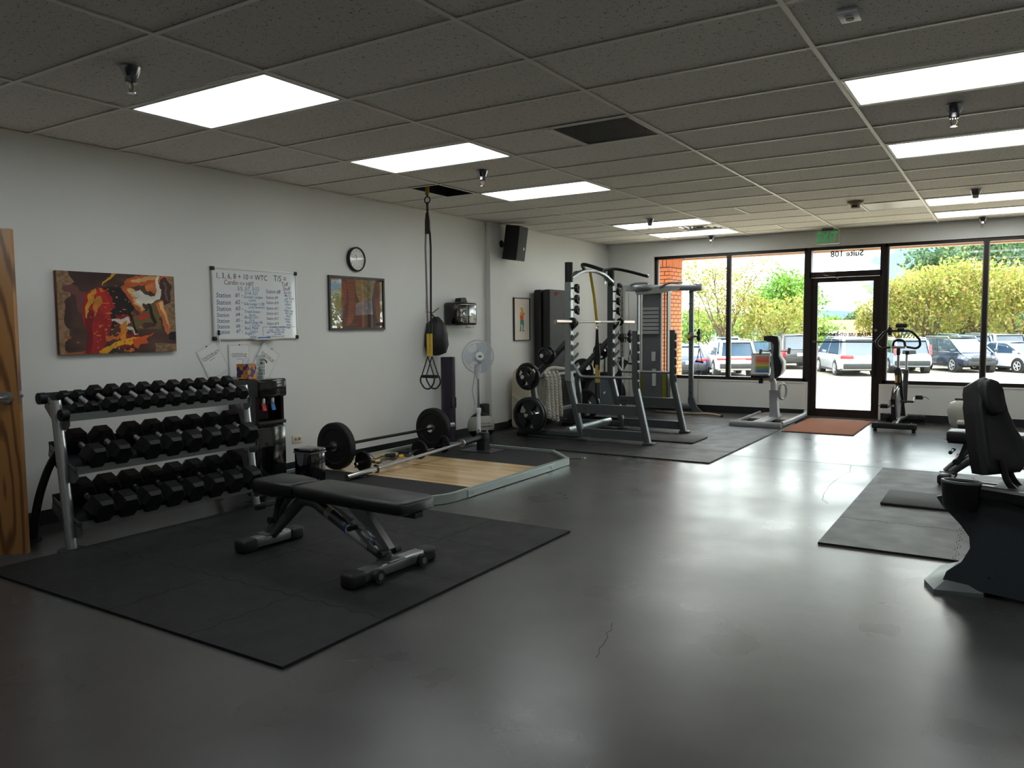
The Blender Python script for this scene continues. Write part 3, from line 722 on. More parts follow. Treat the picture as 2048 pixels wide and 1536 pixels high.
def car(name, label, kind, rgb, x, y, head, lamp='rear', flake=.35, trim=True):
    """local axes: x forward, y to the car's left, z up; head = heading in degrees from +y, counter-clockwise"""
    s = SH[kind]; L, W = s['L'] / 2, s['W'] / 2
    t = thing(name, label, 'car', (x, y, GZ), (0, 0, R(90 + head)), group='parked cars')
    pm = mat('car_paint_%d_%d_%d' % rgb, rgb, .28, metal=flake, coat=.8)
    def ring(px, zb, zs, zt, w0, w1, w2):
        pts = [(w0 * .86, zb), (w0, zb + .08), (w1, zs), (w2, zt - .02), (w2 * .9, zt)]
        return [(px, a, b) for a, b in pts] + [(px, -a, b) for a, b in pts[::-1]]
    zb, be, ho, no = s['zb'], s['belt'], s['hood'], s['nose']
    hx = s['gx'][3] * L * .98
    rings = [ring(-L, zb + .16, zb + .38, be - .12, W * .86, W * .88, W * .80), ring(-L + .06, zb + .06, zb + .4, be - .02, W * .93, W * .95, W * .86), ring(-L + .4, zb, zb + .42, be, W * .98, W, W * .93),
             ring(-L * .3, zb, zb + .42, be, W * .985, W, W * .94), ring(hx - .5, zb, zb + .42, be - .01, W * .985, W, W * .94), ring(hx, zb, zb + .42, ho - .03, W * .98, W * .99, W * .90),
             ring(L - .45, zb + .02, zb + .4, no + .20, W * .96, W * .97, W * .84), ring(L - .1, zb + .06, zb + .35, no + .10, W * .86, W * .88, W * .74), ring(L, zb + .12, zb + .3, no - .02, W * .74, W * .76, W * .66)]
    body = MB().loft(rings).build('body', pm, t, ang=30)
    g = [k * L for k in s['gx']]; rf = s['roof']; rw = W * s['rr']; bw = W * .93
    def gring(px, z, w, zt): return [(px, w, be - .06), (px, w * .97, be), (px, 0, be)]
    top = [(g[1], rw * .96, rf - .05), (g[1] + .3, rw, rf - .005), ((g[1] + g[2]) / 2, rw, rf), (g[2] - .05, rw * .97, rf - .04)]
    bot = [(g[0], bw * .95, be - .03), (g[0] + .35, bw, be - .03), ((g[0] + g[3]) / 2, bw, be - .03), (g[3], bw * .92, be - .05)]
    gh = MB()
    vs = [(a, b, c) for a, b, c in bot] + [(a, -b, c) for a, b, c in bot] + [(a, b, c) for a, b, c in top] + [(a, -b, c) for a, b, c in top]
    fs = []
    for k in range(3):
        fs += [(k, k + 1, 9 + k, 8 + k), (4 + k + 1, 4 + k, 12 + k, 13 + k), (8 + k, 9 + k, 13 + k, 12 + k)]
    fs += [(0, 8, 12, 4), (3, 7, 15, 11)]
    gh.add(vs, fs).build('glasshouse', cglass, t, ang=0)
    rfm = MB(); e = .012
    rv = []
    for a, b, c in top: rv += [(a, b + e, c - .03), (a, b * .93, c + e), (a, 0, c + .045), (a, -b * .93, c + e), (a, -b - e, c - .03)]
    rv = [rv[i * 5:i * 5 + 5] for i in range(4)]
    rfm.add([p for r_ in rv for p in r_], [(i * 5 + k, i * 5 + k + 1, i * 5 + 6 + k, i * 5 + 5 + k) for i in range(3) for k in range(4)])
    ex = top[0]; rfm.add([(ex[0] - .10, ex[1] * .9, ex[2] + .0), (ex[0] - .10, -ex[1] * .9, ex[2] + .0), (ex[0] + .02, -ex[1], ex[2] + .03), (ex[0] + .02, ex[1], ex[2] + .03)], [(0, 1, 2, 3)])
    rfm.build('roof', pm, t, ang=30)
    def strip(p, q, wd, sg, d=None):
        p, q = V(*p), V(*q); off = V(0, sg * e, .003); dx = V(wd, 0, 0); m_ = MB()
        m_.add([p + off - dx * .5, p + off + dx * .5, q + off + dx * .35, q + off - dx * .35], [(0, 1, 2, 3)])
        if d:   # the post also turns the corner onto the tailgate or the windscreen
            a_, b_ = p + V(d * (e + wd * .5), sg * e, .003), q + V(d * (e + wd * .35), sg * e, .003); w_ = V(0, -sg * .10, 0)
            m_.add([a_, b_, b_ + w_, a_ + w_], [(0, 1, 2, 3)])
        m_.build('window_post', pm, t, ang=0)
    for sg in (1, -1):
        f = lambda P: (P[0], P[1] * sg, P[2])
        strip(f(bot[0]), f(top[0]), .18, sg, -1); strip(f(bot[3]), f(top[3]), .12, sg, 1)
        strip(f((bot[2][0] + .05, bot[2][1], bot[2][2])), f((top[2][0] + .1, top[2][1], top[2][2])), .10, sg)
        strip(f((bot[1][0] + .12, bot[1][1], bot[1][2])), f(top[1]), .16, sg)
    wb = L * .60
    for wx in (-wb - .02, wb + .06):
        for sg in (1, -1):
            MB().cyl((wx, sg * (W - .28), s['wr']), (wx, sg * (W + .004), s['wr']), s['wr'] + .075, n=24).build('wheel_arch', black_pl, t)
            w = MB().cyl((wx, sg * (W - .2), s['wr']), (wx, sg * (W + .014), s['wr']), s['wr'], n=24).build('wheel', tyre, t)
            rm = MB().cyl((wx, sg * (W - .1), s['wr']), (wx, sg * (W + .018), s['wr']), s['wr'] * .2, n=12)
            rm.ring((wx, sg * (W + .012), s['wr']), s['wr'] * .66, .022, (0, 1, 0), 20, 5)
            for k in range(5):
                a = 2 * math.pi * k / 5; rm.cyl((wx, sg * (W + .014), s['wr']), (wx + math.cos(a) * s['wr'] * .66, sg * (W + .014), s['wr'] + math.sin(a) * s['wr'] * .66), .035, .03, 6)
            rm.build('rim', rim_m, w)
    bpz = zb + .17
    MB().rbox((-L - .015, 0, bpz + .06), (.10, W * 1.72, .24), .03).build('rear_bumper', black_pl if trim else pm, t)
    MB().rbox((L - .02, 0, bpz), (.10, W * 1.4, .2), .03).build('front_bumper', black_pl, t)
    MB().box((0, 0, zb + .02), (s['L'] * .62, W * 1.99, .09)).build('sill', black_pl, t)
    MB().rbox((-L - .035, 0, be - .30), (.02, .36, .17), .004).build('licence_plate', plate_m, t)
    for sg in (1, -1):
        if kind == 'boxy': MB().rbox((-L - .01, sg * W * .86, be - .22), (.12, .18, .40), .02).build('tail_lamp', red_l, t)
        elif kind == 'crossover': MB().rbox((-L + .06, sg * W * .86, be + .14), (.13, .12, .5), .02, rotm(0, 20, 0)).build('tail_lamp', red_l, t)
        elif kind == 'van': MB().rbox((-L + .02, sg * W * .70, be - .12), (.12, .58, .15), .02, rotm(0, 0, -sg * 10)).build('tail_lamp', red_l, t)
        else: MB().rbox((-L + .02, sg * W * .70, be - .16), (.10, .56, .11), .02, rotm(0, 0, -sg * 8)).build('tail_lamp', red_l, t)
        MB().rbox((L - .20, sg * W * .70, no + .02), (.22, .40, .12), .03, rotm(0, 0, sg * 28)).build('head_lamp', head_l, t)
        m_ = MB().rbox((g[3] * .86, sg * (W + .10), be + .06), (.12, .22, .15), .03).build('side_mirror', pm, t)
    if kind == 'suv': MB().box((-L - .012, 0, be - .15), (.05, W * 1.3, .05)).build('light_bar', red_l, t)
    MB().rbox((L - .01, 0, no - .06), (.06, W * 1.0, .18), .02).build('grille', black_pl, t)
    if kind in ('van', 'boxy', 'suv', 'crossover'):
        for sg in (1, -1): MB().tube(rnd([(g[1] + .15, sg * rw * .9, rf), (g[1] + .2, sg * rw * .9, rf + .07), (g[2] - .25, sg * rw * .9, rf + .07), (g[2] - .15, sg * rw * .9, rf - .02)], .05), .02, 5).build('roof_rail', rim_m if kind != 'boxy' else black_pl, t)
    return t
HD = 24
car('suv', 'white SUV parked tail-first, centre of the left-hand window', 'suv', (236, 238, 240), -6.1, 38.4, 28, flake=0)
car('sedan', 'dark blue car mostly hidden by the brick pillar', 'sedan', (66, 78, 112), -8.3, 38.6, HD)
car('suv', 'black boxy SUV just left of the glass door', 'boxy', (44, 44, 46), -4.9, 46.4, HD, flake=.1)
car('minivan', 'silver minivan seen through the glass door', 'van', (176, 178, 184), -1.1, 41.6, HD)
car('crossover', 'silver-blue crossover with tall red tail lamps right of the glass door', 'crossover', (158, 176, 200), 1.0, 44.6, 18)
car('suv', 'dark navy SUV parked nose-first behind the window mullion', 'suv', (36, 44, 62), 3.35, 46.2, 180 + 30, lamp='front')
car('sedan', 'white sedan parked nose-first at the right edge of the window', 'sedan', (222, 226, 230), 5.75, 46.8, 180 + 40, flake=.1)
car('sedan', 'grey-green car nose-first between the white SUV and the black SUV', 'sedan', (92, 104, 106), -6.9, 47.6, 180 + 24)
for k, (x, y, kd, c, h_, lab) in enumerate([(21, 33, 'suv', (226, 228, 230), HD, 'white SUV parked far to the right beyond the last window pane'), (25.5, 34.5, 'sedan', (90, 100, 120), HD, 'grey car parked far to the right beyond the last window pane'), (-10.2, 51, 'crossover', (190, 204, 214), HD, 'pale silver car roof showing behind the dark blue car'), (-6.6, 53, 'crossover', (176, 200, 220), 180 + HD, 'pale blue car behind the white SUV'),
        (-.2, 53.5, 'sedan', (206, 210, 214), HD, 'pale car behind the exercise bike handlebar'), (3.1, 52.0, 'van', (90, 104, 124), HD, 'grey-blue car between the silver-blue crossover and the navy SUV'),
        (4.7, 56.0, 'van', (226, 224, 216), HD, 'cream van roof behind the navy SUV'), (7.0, 58, 'boxy', (140, 190, 210), HD, 'light turquoise vehicle behind the right-hand mullion'), (9.4, 57, 'suv', (226, 230, 232), HD, 'white car behind the white sedan')]):
    car('car', lab, kd, c, x, y, h_)
# ================================================================== LEFT SIDE
UX, UZ = (0, 1, 0), (0, 0, 1)          # reading direction on the left wall is +y
steel = mat('grey_powder_steel', (118, 121, 122), .35, metal=.75)
steel_d = mat('charcoal_steel', (62, 66, 68), .38, metal=.6)
silver = mat('silver_tube', (176, 178, 180), .28, metal=.9)
rub = mat('black_rubber', (19, 19, 20), .62, var=.2, vscale=30, spec=.35)
rub_g = mat('black_urethane', (14, 14, 15), .46, spec=.25)
blk = mat('black_gloss', (10, 10, 11), .12, coat=.4)
blk_m = mat('black_matte', (20, 20, 21), .6)
vinyl = mat('black_vinyl', (24, 25, 27), .42, bump=.06, bscale=300)
white_p = mat('white_plastic', (226, 230, 230), .4)
paper = mat('paper_white', (224, 224, 222), .6)

# ---- oak door leaf standing open
def oak_material():
    m = bpy.data.materials.new('oak_veneer'); m.use_nodes = True; t = m.node_tree; b = t.nodes['Principled BSDF']
    co = t.nodes.new('ShaderNodeTexCoord'); mp = t.nodes.new('ShaderNodeMapping'); mp.inputs['Scale'].default_value = (.2, 3.4, .42); mp.inputs['Location'].default_value = (0, -2.7, -.16)
    t.links.new(co.outputs['Object'], mp.inputs[0])
    w = t.nodes.new('ShaderNodeTexWave'); w.wave_type = 'RINGS'; w.rings_direction = 'X'; w.inputs['Scale'].default_value = 2.0; w.inputs['Distortion'].default_value = 3.5; w.inputs['Detail'].default_value = 4; w.inputs['Detail Scale'].default_value = 1.6
    t.links.new(mp.outputs[0], w.inputs['Vector'])
    r = t.nodes.new('ShaderNodeValToRGB'); e = r.color_ramp.elements; e[0].color = lin(104, 68, 38); e[0].position = .0; e[1].color = lin(160, 114, 66); e[1].position = .45
    t.links.new(w.outputs['Fac'], r.inputs['Fac']); t.links.new(r.outputs['Color'], b.inputs['Base Color']); b.inputs['Roughness'].default_value = .4
    return m
ang = math.atan2(.675, .60)
dl = thing('oak_door', 'oak veneer door standing open at the left edge', 'door', (.03, 1.735, .012), (0, 0, -ang))
MB().rbox((-.022, .45, .96), (.044, .90, 1.915), .002).build('leaf', oak_material(), dl)
hd = MB().cyl((0, .835, .94), (.012, .835, .94), .036, n=24).build('rose', alu, dl)
MB().cyl((.01, .835, .94), (.05, .835, .94), .012, n=12).tube(rnd([(.045, .835, .94), (.055, .82, .94), (.055, .73, .94)], .02), .0105, 8).build('lever', alu, dl)
MB().box((-.022, .901, .945), (.026, .004, .06)).box((-.022, .908, .945), (.014, .014, .016)).build('latch', alu, dl)

# ---- canvas print of a cyclist
def poly_mask(U, Vv, pts):
    ins = np.zeros(U.shape, bool); n = len(pts)
    for i in range(n):
        x0, y0 = pts[i]; x1, y1 = pts[(i + 1) % n]
        if y0 == y1: continue
        c = ((y0 > Vv) != (y1 > Vv)) & (U < (x1 - x0) * (Vv - y0) / (y1 - y0) + x0); ins ^= c
    return ins
def vnoise(U, Vv, sc, seed):
    rs = np.random.RandomState(seed); G = rs.rand(64, 64); x = U * sc; y = Vv * sc; xi = x.astype(int); yi = y.astype(int); fx = x - xi; fy = y - yi
    fx = fx * fx * (3 - 2 * fx); fy = fy * fy * (3 - 2 * fy); g = lambda a, b: G[a % 64, b % 64]
    return (g(xi, yi) * (1 - fx) + g(xi + 1, yi) * fx) * (1 - fy) + (g(xi, yi + 1) * (1 - fx) + g(xi + 1, yi + 1) * fx) * fy
def L3(*c): return np.array(lin(*c)[:3])
def canvas_fn(U, Vv):
    x = U; y = 1 - Vv; n1 = vnoise(x, y, 5, 1); n2 = vnoise(x, y, 14, 2); n3 = vnoise(x, y, 40, 3)
    jx = x + (n2 - .5) * .03; jy = y + (n3 - .5) * .03
    base = L3(78, 52, 44)[None] * (.55 + .9 * n1[:, None]) * (.7 + .6 * n2[:, None])
    edge = np.clip((np.minimum(x, .28 * 0 + x) < .12) * 1.0, 0, 1)
    tan = ((x < .02 + .26 * n1) & (y < .10 + .28 * n2)) | ((x < .02 + .08 * n2)) | ((x > .93 - .05 * n2) & (y < .75)) | ((y > .93 - .06 * n1) & (x > .8))
    base[tan] = L3(150, 118, 84) * (.6 + .7 * n3[tan, None])
    mar = (n1 > .55) & (x < .3) & (y < .5) & ~tan; base[mar] = L3(112, 66, 62)
    org = (n2 > .62) & (y > .78) & (x < .25); base[org] = L3(160, 92, 52)
    ol = (x > .58) & (x < .86) & (y > .3) & (y < .7) & (n2 > .42); base[ol] = L3(112, 96, 52)
    def P(c, pts, j=1, shade=.2):
        m = poly_mask(jx if j else x, jy if j else y, pts); base[m] = L3(*c) * (1 - shade + 2 * shade * n2[m, None])
    P((30, 22, 24), [(.33, .18), (.55, .16), (.62, .42), (.52, .62), (.40, .70), (.38, .45)])
    P((168, 26, 30), [(.21, .30), (.24, .24), (.33, .17), (.38, .20), (.44, .32), (.46, .42), (.42, .46), (.42, .60), (.37, .85), (.33, 1.0), (.20, 1.0), (.21, .8), (.19, .55)])
    P((120, 16, 24), [(.21, .45), (.26, .45), (.27, .8), (.24, 1.0), (.20, 1.0)])
    P((196, 36, 34), [(.28, .24), (.36, .22), (.42, .36), (.40, .56), (.34, .5)])
    P((150, 26, 26), [(.46, .52), (.62, .50), (.62, .62), (.46, .66)]); P((140, 20, 24), [(.50, .78), (.66, .74), (.66, .92), (.50, .94)])
    P((214, 150, 40), [(.25, .26), (.30, .20), (.31, .24), (.27, .36), (.22, .56), (.21, .55), (.23, .38)])
    P((206, 132, 40), [(.27, .32), (.34, .29), (.34, .38), (.30, .48), (.27, .55), (.28, .42)])
    P((226, 168, 36), [(.37, .12), (.43, .0), (.48, .0), (.40, .10), (.37, .16)])
    P((200, 96, 44), [(.50, .16), (.58, .06), (.70, .0), (.98, .0), (.90, .08), (.74, .13), (.60, .16), (.66, .34), (.71, .46), (.68, .50), (.62, .44), (.55, .24)])
    P((226, 176, 108), [(.60, .08), (.72, .02), (.84, .0), (.84, .05), (.70, .09), (.62, .11)])
    P((228, 184, 120), [(.57, .18), (.62, .18), (.66, .32), (.71, .46), (.68, .47), (.62, .36)])
    P((214, 120, 60), [(.74, .14), (.82, .08), (.84, .18), (.80, .24), (.74, .20)])
    P((232, 224, 206), [(.60, .24), (.68, .18), (.73, .26), (.80, .28), (.83, .18), (.83, .0), (.86, .0), (.86, .16), (.90, .18), (.86, .30), (.78, .38), (.70, .36), (.68, .42)])
    P((70, 44, 44), [(.88, .04), (.93, .02), (.97, .12), (.96, .34), (.90, .38), (.87, .26)]); P((120, 84, 72), [(.90, .08), (.92, .08), (.94, .34), (.92, .34)])
    P((204, 110, 58), [(.83, .36), (.89, .32), (.93, .56), (.95, .74), (.92, .78), (.88, .62)]); P((232, 184, 116), [(.86, .36), (.89, .34), (.92, .56), (.94, .72), (.91, .62)])
    P((24, 20, 22), [(.92, .76), (1, .74), (1, .84), (.94, .84)])
    P((222, 216, 204), [(.42, .58), (.57, .54), (.58, .62), (.52, .66)]); P((220, 212, 196), [(.52, .67), (.60, .66), (.66, .76), (.62, .78), (.60, .70), (.53, .71)])
    P((22, 18, 20), [(.55, .42), (.58, .42), (.66, .76), (.63, .76)]); P((26, 22, 24), [(.74, .38), (.77, .36), (.83, .62), (.80, .64)]); P((200, 44, 36), [(.66, .52), (.76, .50), (.76, .54), (.68, .58)])
    P((236, 172, 30), [(.30, .97), (.36, .92), (.50, .84), (.62, .80), (.70, .83), (.66, .88), (.50, .90), (.40, .95), (.36, 1.0), (.30, 1.0)])
    P((226, 140, 36), [(.49, .66), (.53, .60), (.55, .58), (.54, .70), (.55, .82), (.50, .84)]); P((222, 92, 30), [(.60, .82), (.70, .80), (.80, .74), (.72, .84), (.74, .87), (.66, .90), (.64, .95), (.60, .92)])
    P((214, 110, 40), [(.35, .78), (.46, .79), (.52, .73), (.52, .78), (.46, .83), (.36, .84)])
    sp = (n3 > .86) & (x > .25) & (x < .7) & (y > .15); base[sp] = L3(216, 120, 40)
    return base * .9
cv = thing('canvas_print', 'large red and brown canvas print of a cyclist beside the oak door', 'painting', (.0, 3.388, 1.17))
MB().bx(.004, .034, -.453, .453, 0, .585).build('stretcher', mat('canvas_edge', (104, 72, 54), .8), cv)
print_grid('canvas', .906, .585, 300, 200, canvas_fn, print_mat('canvas_print_ink', .7), cv, (.0348, -.453, 0), (0, 1, 0), (0, 0, 1))

# ---- whiteboard
wbx = thing('whiteboard', 'white dry-erase board covered in blue, red and black handwriting', 'whiteboard', (0, 4.66, 1.25))
MB().bx(.002, .016, -.45, .45, .006, .60).build('panel', mat('dry_erase_white', (226, 230, 232), .16, coat=.5), wbx)
alum = mat('frame_aluminium', (196, 196, 192), .35, metal=.7)
for nm, a in (('frame_side', (-.458, -.445, .0, .606)), ('frame_side', (.445, .458, .0, .606)), ('frame_rail', (-.45, .45, 0, .012)), ('frame_rail', (-.45, .45, .594, .606))):
    MB().bx(.001, .021, a[0], a[1], a[2], a[3]).build(nm, alum, wbx)
for sy in (-1, 1):
    for z in (.012, .594): MB().rbox((.013, sy * .446, z), (.026, .034, .034), .005).build('corner_cap', blk_m, wbx)
MB().bx(.01, .06, -.07, .17, -.006, .0).bx(.055, .06, -.07, .17, 0, .008).build('pen_tray', alum, wbx)
ik_b = mat('marker_blue', (40, 74, 150), .5); ik_p = mat('marker_purple', (54, 44, 104), .5); ik_r = mat('marker_maroon', (110, 44, 44), .5); ik_k = mat('marker_dark', (66, 50, 56), .5); ik_t = mat('marker_teal', (44, 110, 156), .5)
def wtext(s_, u, v, size, m, shear=.12, rot=0.0, sx=.9):
    """u, v from the board's top left corner, in metres"""
    c, s2 = math.cos(R(rot)), math.sin(R(rot))
    text('handwriting', s_, size, m, wbx, (.0163, 4.21 + u, 1.85 - v), (0, c, s2), (0, -s2, c), shear=shear, sx=sx, off=.0001, ext=.0002)
wtext("1, 3, 6, 8 + 10 = WTC", .03, .085, .066, ik_k, .05); wtext("Cardio", .11, .135, .058, ik_r); wtext("=> HIIT", .27, .14, .052, ik_r, 0)
wtext("T/S =", .64, .085, .075, ik_k, .05); wtext("Tuff", .73, .125, .052, ik_r, .05); wtext("Stuff", .745, .165, .052, ik_r, .05)
wtext("5/5, 5/7, 5/12", .245, .18, .048, ik_t); wtext("5/14, 5/21", .32, .215, .04, ik_t)
for k in range(7):
    v = [.245, .305, .358, .408, .457, .505, .55][k]; z = .058 if k < 3 else .05
    wtext("Station", .028, v, z, ik_p); wtext("#%d -" % (k + 1), .22, v - .008, z * .9, ik_p)
for k, (a, b_) in enumerate([("Scooter Lunges -", "Cardio"), ("Side Lunge + DB", "press landmine"), ("Travel knees -", "Boxes"), ("Biceps curl -", "12 lb"), ("Back Lunge Ab", "+ 2 Sn Ex"), ("Basic Plank", "Combo"), ("Finger's -", "tubing")]):
    v = [.245, .305, .372, .42, .465, .515, .56][k]
    wtext(a, .31, v, .036, ik_b); wtext(b_, .36, v + .027, .032, ik_t)
for k in range(7):
    v = [.195, .245, .29, .34, .385, .43, .475][k]; z = [.055, .045, .042, .042, .04, .04, .04][k]
    wtext("Station #%d" % (k + 8), .55, v, z * .9, ik_p, sx=.8)
for k, s_ in enumerate(["Box lift -", "Med 1c", "pp. 4 min", "Trap x 3", "rotate", "Scoot", "back row", "Ab hold", "dead", "lunges", "rows", "squat", "1 min"]):
    wtext(s_, .755 + .008 * (k % 3), .195 + k * .026, .034, ik_t if k % 2 else ik_b, .1, -6 if k > 4 else 0, sx=.8)
wtext("Combo cardio", .58, .505, .034, ik_b); wtext("rest - ABs 1 lb", .57, .53, .034, ik_t)
wtext("Spin: \"Retrain the way", .545, .548, .028, ik_b, sx=.8); wtext("you think --", .63, .567, .026, ik_b, sx=.8); wtext("retrain the way you train\"", .545, .585, .022, ik_b, sx=.9)
MB().bx(.0162, .0166, .055, .058, .03, .105).bx(.0162, .0166, .055, .43, .104, .107).build('ruled_box', ik_k, wbx)
mk = thing('whiteboard_marker', 'white marker with black cap hanging at the whiteboard corner', 'marker', (.032, 4.247, 1.215))
MB().cyl((0, 0, 0), (0, -.003, .075), .0065, n=8).build('barrel', white_p, mk); MB().cyl((0, -.003, .075), (0, -.005, .115), .011, .009, 10).build('cap', blk_m, mk)
er = thing('marker_pack', 'blue whiteboard marker lying on the board tray', 'marker', (.038, 4.70, 1.252))
MB().cyl((0, -.05, .008), (0, .04, .008), .009, n=10).build('barrel', mat('marker_barrel_blue', (50, 100, 180), .4), er); MB().cyl((0, .04, .008), (0, .07, .008), .009, n=10).build('cap', mat('marker_cap_blue', (30, 70, 150), .4), er)

# ---- station sheets in clear sleeves pinned to the wall
sleeve = mat('plastic_sleeve', (214, 216, 216), .18, coat=.5)
def sheet(label, y, z, rot, txt, h=.28, w=.216, dx=0.0):
    t = thing('station_sheet', label, 'paper sheet', (.003 + dx, y, z), (R(rot), 0, 0), group='station sheets pinned under the whiteboard')
    MB().bx(0, .002, -w / 2, w / 2, 0, h).build('sleeve', sleeve, t)
    MB().bx(.002, .0026, -w / 2 + .012, w / 2 - .012, .008, h - .014).build('page', paper, t)
    if txt:
        text('heading', txt, .034, mat('print_black', (40, 40, 42), .6), t, (.0029, 0, h - .10), (0, 1, 0), (0, 0, 1), align='CENTER', ext=.0002, world_=False, sx=.86)
        MB().bx(.0026, .0031, -.075, .075, h - .108, h - .1045).bx(.0026, .003, -.03, .03, h - .128, h - .125).build('rule', mat('print_black', (40, 40, 42), .6), t)
    MB().cyl((.002, 0, h - .006), (.010, 0, h - .006), .005, n=10).build('pin', blk_m, t)
sheet('clear sleeve reading STATION #14, tilted, leftmost under the whiteboard', 4.26, .955, 27, 'STATION #14')
sheet('clear sleeve reading STATION #1, hanging straight under the whiteboard', 4.46, .93, 0, 'STATION #1', dx=.004)
sheet('clear sleeve reading STATION #3, tilted the other way, above the water cooler', 4.66, .93, -33, 'STATION #3', dx=.008)

# ---- clock
ck = thing('wall_clock', 'round wall clock with black rim and white face', 'clock', (0, 5.915, 2.03))
MB().lathe([(.122, .0), (.124, .03), (.118, .038), (.108, .038), (.107, .028)], axis=(1, 0, 0), n=40, cap=False).build('rim', blk_m, ck)
MB().lathe([(.0, .02), (.11, .02), (.11, .024), (0, .024)], axis=(1, 0, 0), n=36, cap=False).build('face', mat('clock_face', (232, 232, 224), .4), ck)
for k in range(12):
    a = R(90 - 30 * (k + 1))
    text('numeral', str(k + 1), .024, blk_m, ck, (.0245, math.cos(a) * .085, math.sin(a) * .085 - .008), (0, 1, 0), (0, 0, 1), 'CENTER', ext=.0002, world_=False)
for nm, a, l, w in (('hour_hand', 108, .05, .006), ('minute_hand', 168, .078, .004)):
    d = V(0, math.cos(R(a)), math.sin(R(a))); MB().box(V(.027, 0, 0) + d * l / 2, (.001, l, w), rotm(a, 0, 0)).build(nm, blk_m, ck)
MB().lathe([(0, .033), (.107, .033)], axis=(1, 0, 0), n=36, cap=False).build('crystal', glass_mat('clock_glass', (1, 1, 1), .05), ck)

# ---- framed picture behind glass, the reflected street painted into its print
def reflection_fn(U, Vv):
    x = U; y = 1 - Vv; n1 = vnoise(x * .6, y, 7, 5); n2 = vnoise(x, y, 22, 6); str_ = np.sin((x * 26 + n1 * 5))
    c = L3(92, 54, 52)[None] * (.6 + .5 * n1[:, None]) * (.85 + .25 * str_[:, None])
    dk = x < .22 + .1 * n1; c[dk] = L3(60, 42, 52) * (.7 + .6 * n2[dk, None])
    br = (x > .17) & (x < .30) & (y < .75) & (str_ > .2); c[br] = L3(128, 60, 48)
    wall_r = poly_mask(x, y, [(.78, 0), (1, 0), (1, 1), (.92, 1), (.86, .75), (.82, .4)]); c[wall_r] = L3(124, 70, 52) * (.8 + .3 * str_[wall_r, None])
    mid = poly_mask(x, y, [(.30, .0), (.44, .0), (.46, .3), (.44, .75), (.38, .9), (.30, .95), (.34, .4)]); c[mid] = L3(132, 74, 50) * (.8 + .4 * n2[mid, None])
    sky = poly_mask(x, y, [(.45, .0), (.86, .0), (.80, .3), (.76, .5), (.62, .45), (.55, .5), (.48, .3)]); c[sky] = L3(150, 140, 92) * (.6 + .7 * n2[sky, None])
    pale = poly_mask(x, y, [(.46, .5), (.56, .46), (.78, .44), (.80, .72), (.46, .74)]); c[pale] = L3(150, 150, 160) * (.6 + .6 * n2[pale, None])
    riv = poly_mask(x, y, [(.06, .98), (.12, .72), (.16, .60), (.26, .62), (.2, .84), (.16, 1.0)]); c[riv] = L3(104, 90, 104) * (.7 + .5 * (str_[riv, None]))
    return c * .75
fp = thing('framed_picture', 'black framed picture with painted-in street reflection behind glass below the clock', 'picture', (0, 5.925, 1.32))
for nm, a in (('frame_side', (-.40, -.378, 0, .535)), ('frame_side', (.378, .40, 0, .535)), ('frame_rail', (-.38, .38, 0, .022)), ('frame_rail', (-.38, .38, .513, .535))):
    MB().bx(.002, .026, a[0], a[1], a[2], a[3]).build(nm, mat('black_frame_wood', (34, 32, 32), .4), fp)
print_grid('photograph', .756, .491, 200, 130, reflection_fn, print_mat('photo_ink', .5), fp, (.012, -.378, .022), (0, 1, 0), (0, 0, 1))
MB().bx(.0150, .0165, -.379, .379, .021, .514).build('glazing', glass_mat('picture_glass', (1, 1, 1), .07), fp)

# ---- poster of a walking figure
def poster_fn(U, Vv):
    x = U; y = 1 - Vv; n = vnoise(x, y, 12, 9); c = np.tile(L3(224, 212, 196), (len(x), 1))
    def P(col, pts): c[poly_mask(x + (n - .5) * .05, y + (n - .5) * .02, pts)] = L3(*col)
    P((214, 160, 60), [(.42, .22), (.54, .21), (.60, .28), (.56, .33), (.44, .33)]); P((222, 150, 50), [(.38, .33), (.60, .32), (.72, .36), (.70, .42), (.62, .40), (.58, .50), (.40, .50)])
    P((206, 84, 60), [(.36, .42), (.56, .40), (.60, .52), (.40, .54)]); P((60, 140, 128), [(.38, .53), (.62, .52), (.66, .62), (.60, .76), (.68, .77), (.66, .80), (.54, .80), (.56, .64), (.46, .62), (.44, .78), (.34, .80), (.40, .64)])
    s = (vnoise(x, y, 60, 11) > .88) & (np.abs(x - .5) < .35) & (y > .6) & (y < .85); c[s] = L3(70, 120, 110)
    return c
ps = thing('poster', 'narrow framed poster of a colourful walking figure beside the pilaster', 'poster', (0, 9.105, 1.15))
for nm, a in (('frame_side', (-.205, -.195, 0, .578)), ('frame_side', (.195, .205, 0, .578)), ('frame_rail', (-.2, .2, 0, .01)), ('frame_rail', (-.2, .2, .568, .578))):
    MB().bx(.002, .022, a[0], a[1], a[2], a[3]).build(nm, blk_m, ps)
print_grid('print', .39, .558, 90, 130, poster_fn, print_mat('poster_ink', .6), ps, (.012, -.195, .01), (0, 1, 0), (0, 0, 1))

# ---- wall outlet
ol = thing('wall_outlet', 'beige double wall outlet between water cooler and platform', 'outlet', (0, 5.085, .31))
MB().rbox((.003, 0, 0), (.008, .118, .078), .002).build('plate', mat('outlet_ivory', (214, 206, 188), .4), ol)
for s_ in (-1, 1): MB().cyl((.006, s_ * .022, 0), (.009, s_ * .022, 0), .016, n=14).build('socket', mat('socket_tan', (150, 128, 96), .5), ol)

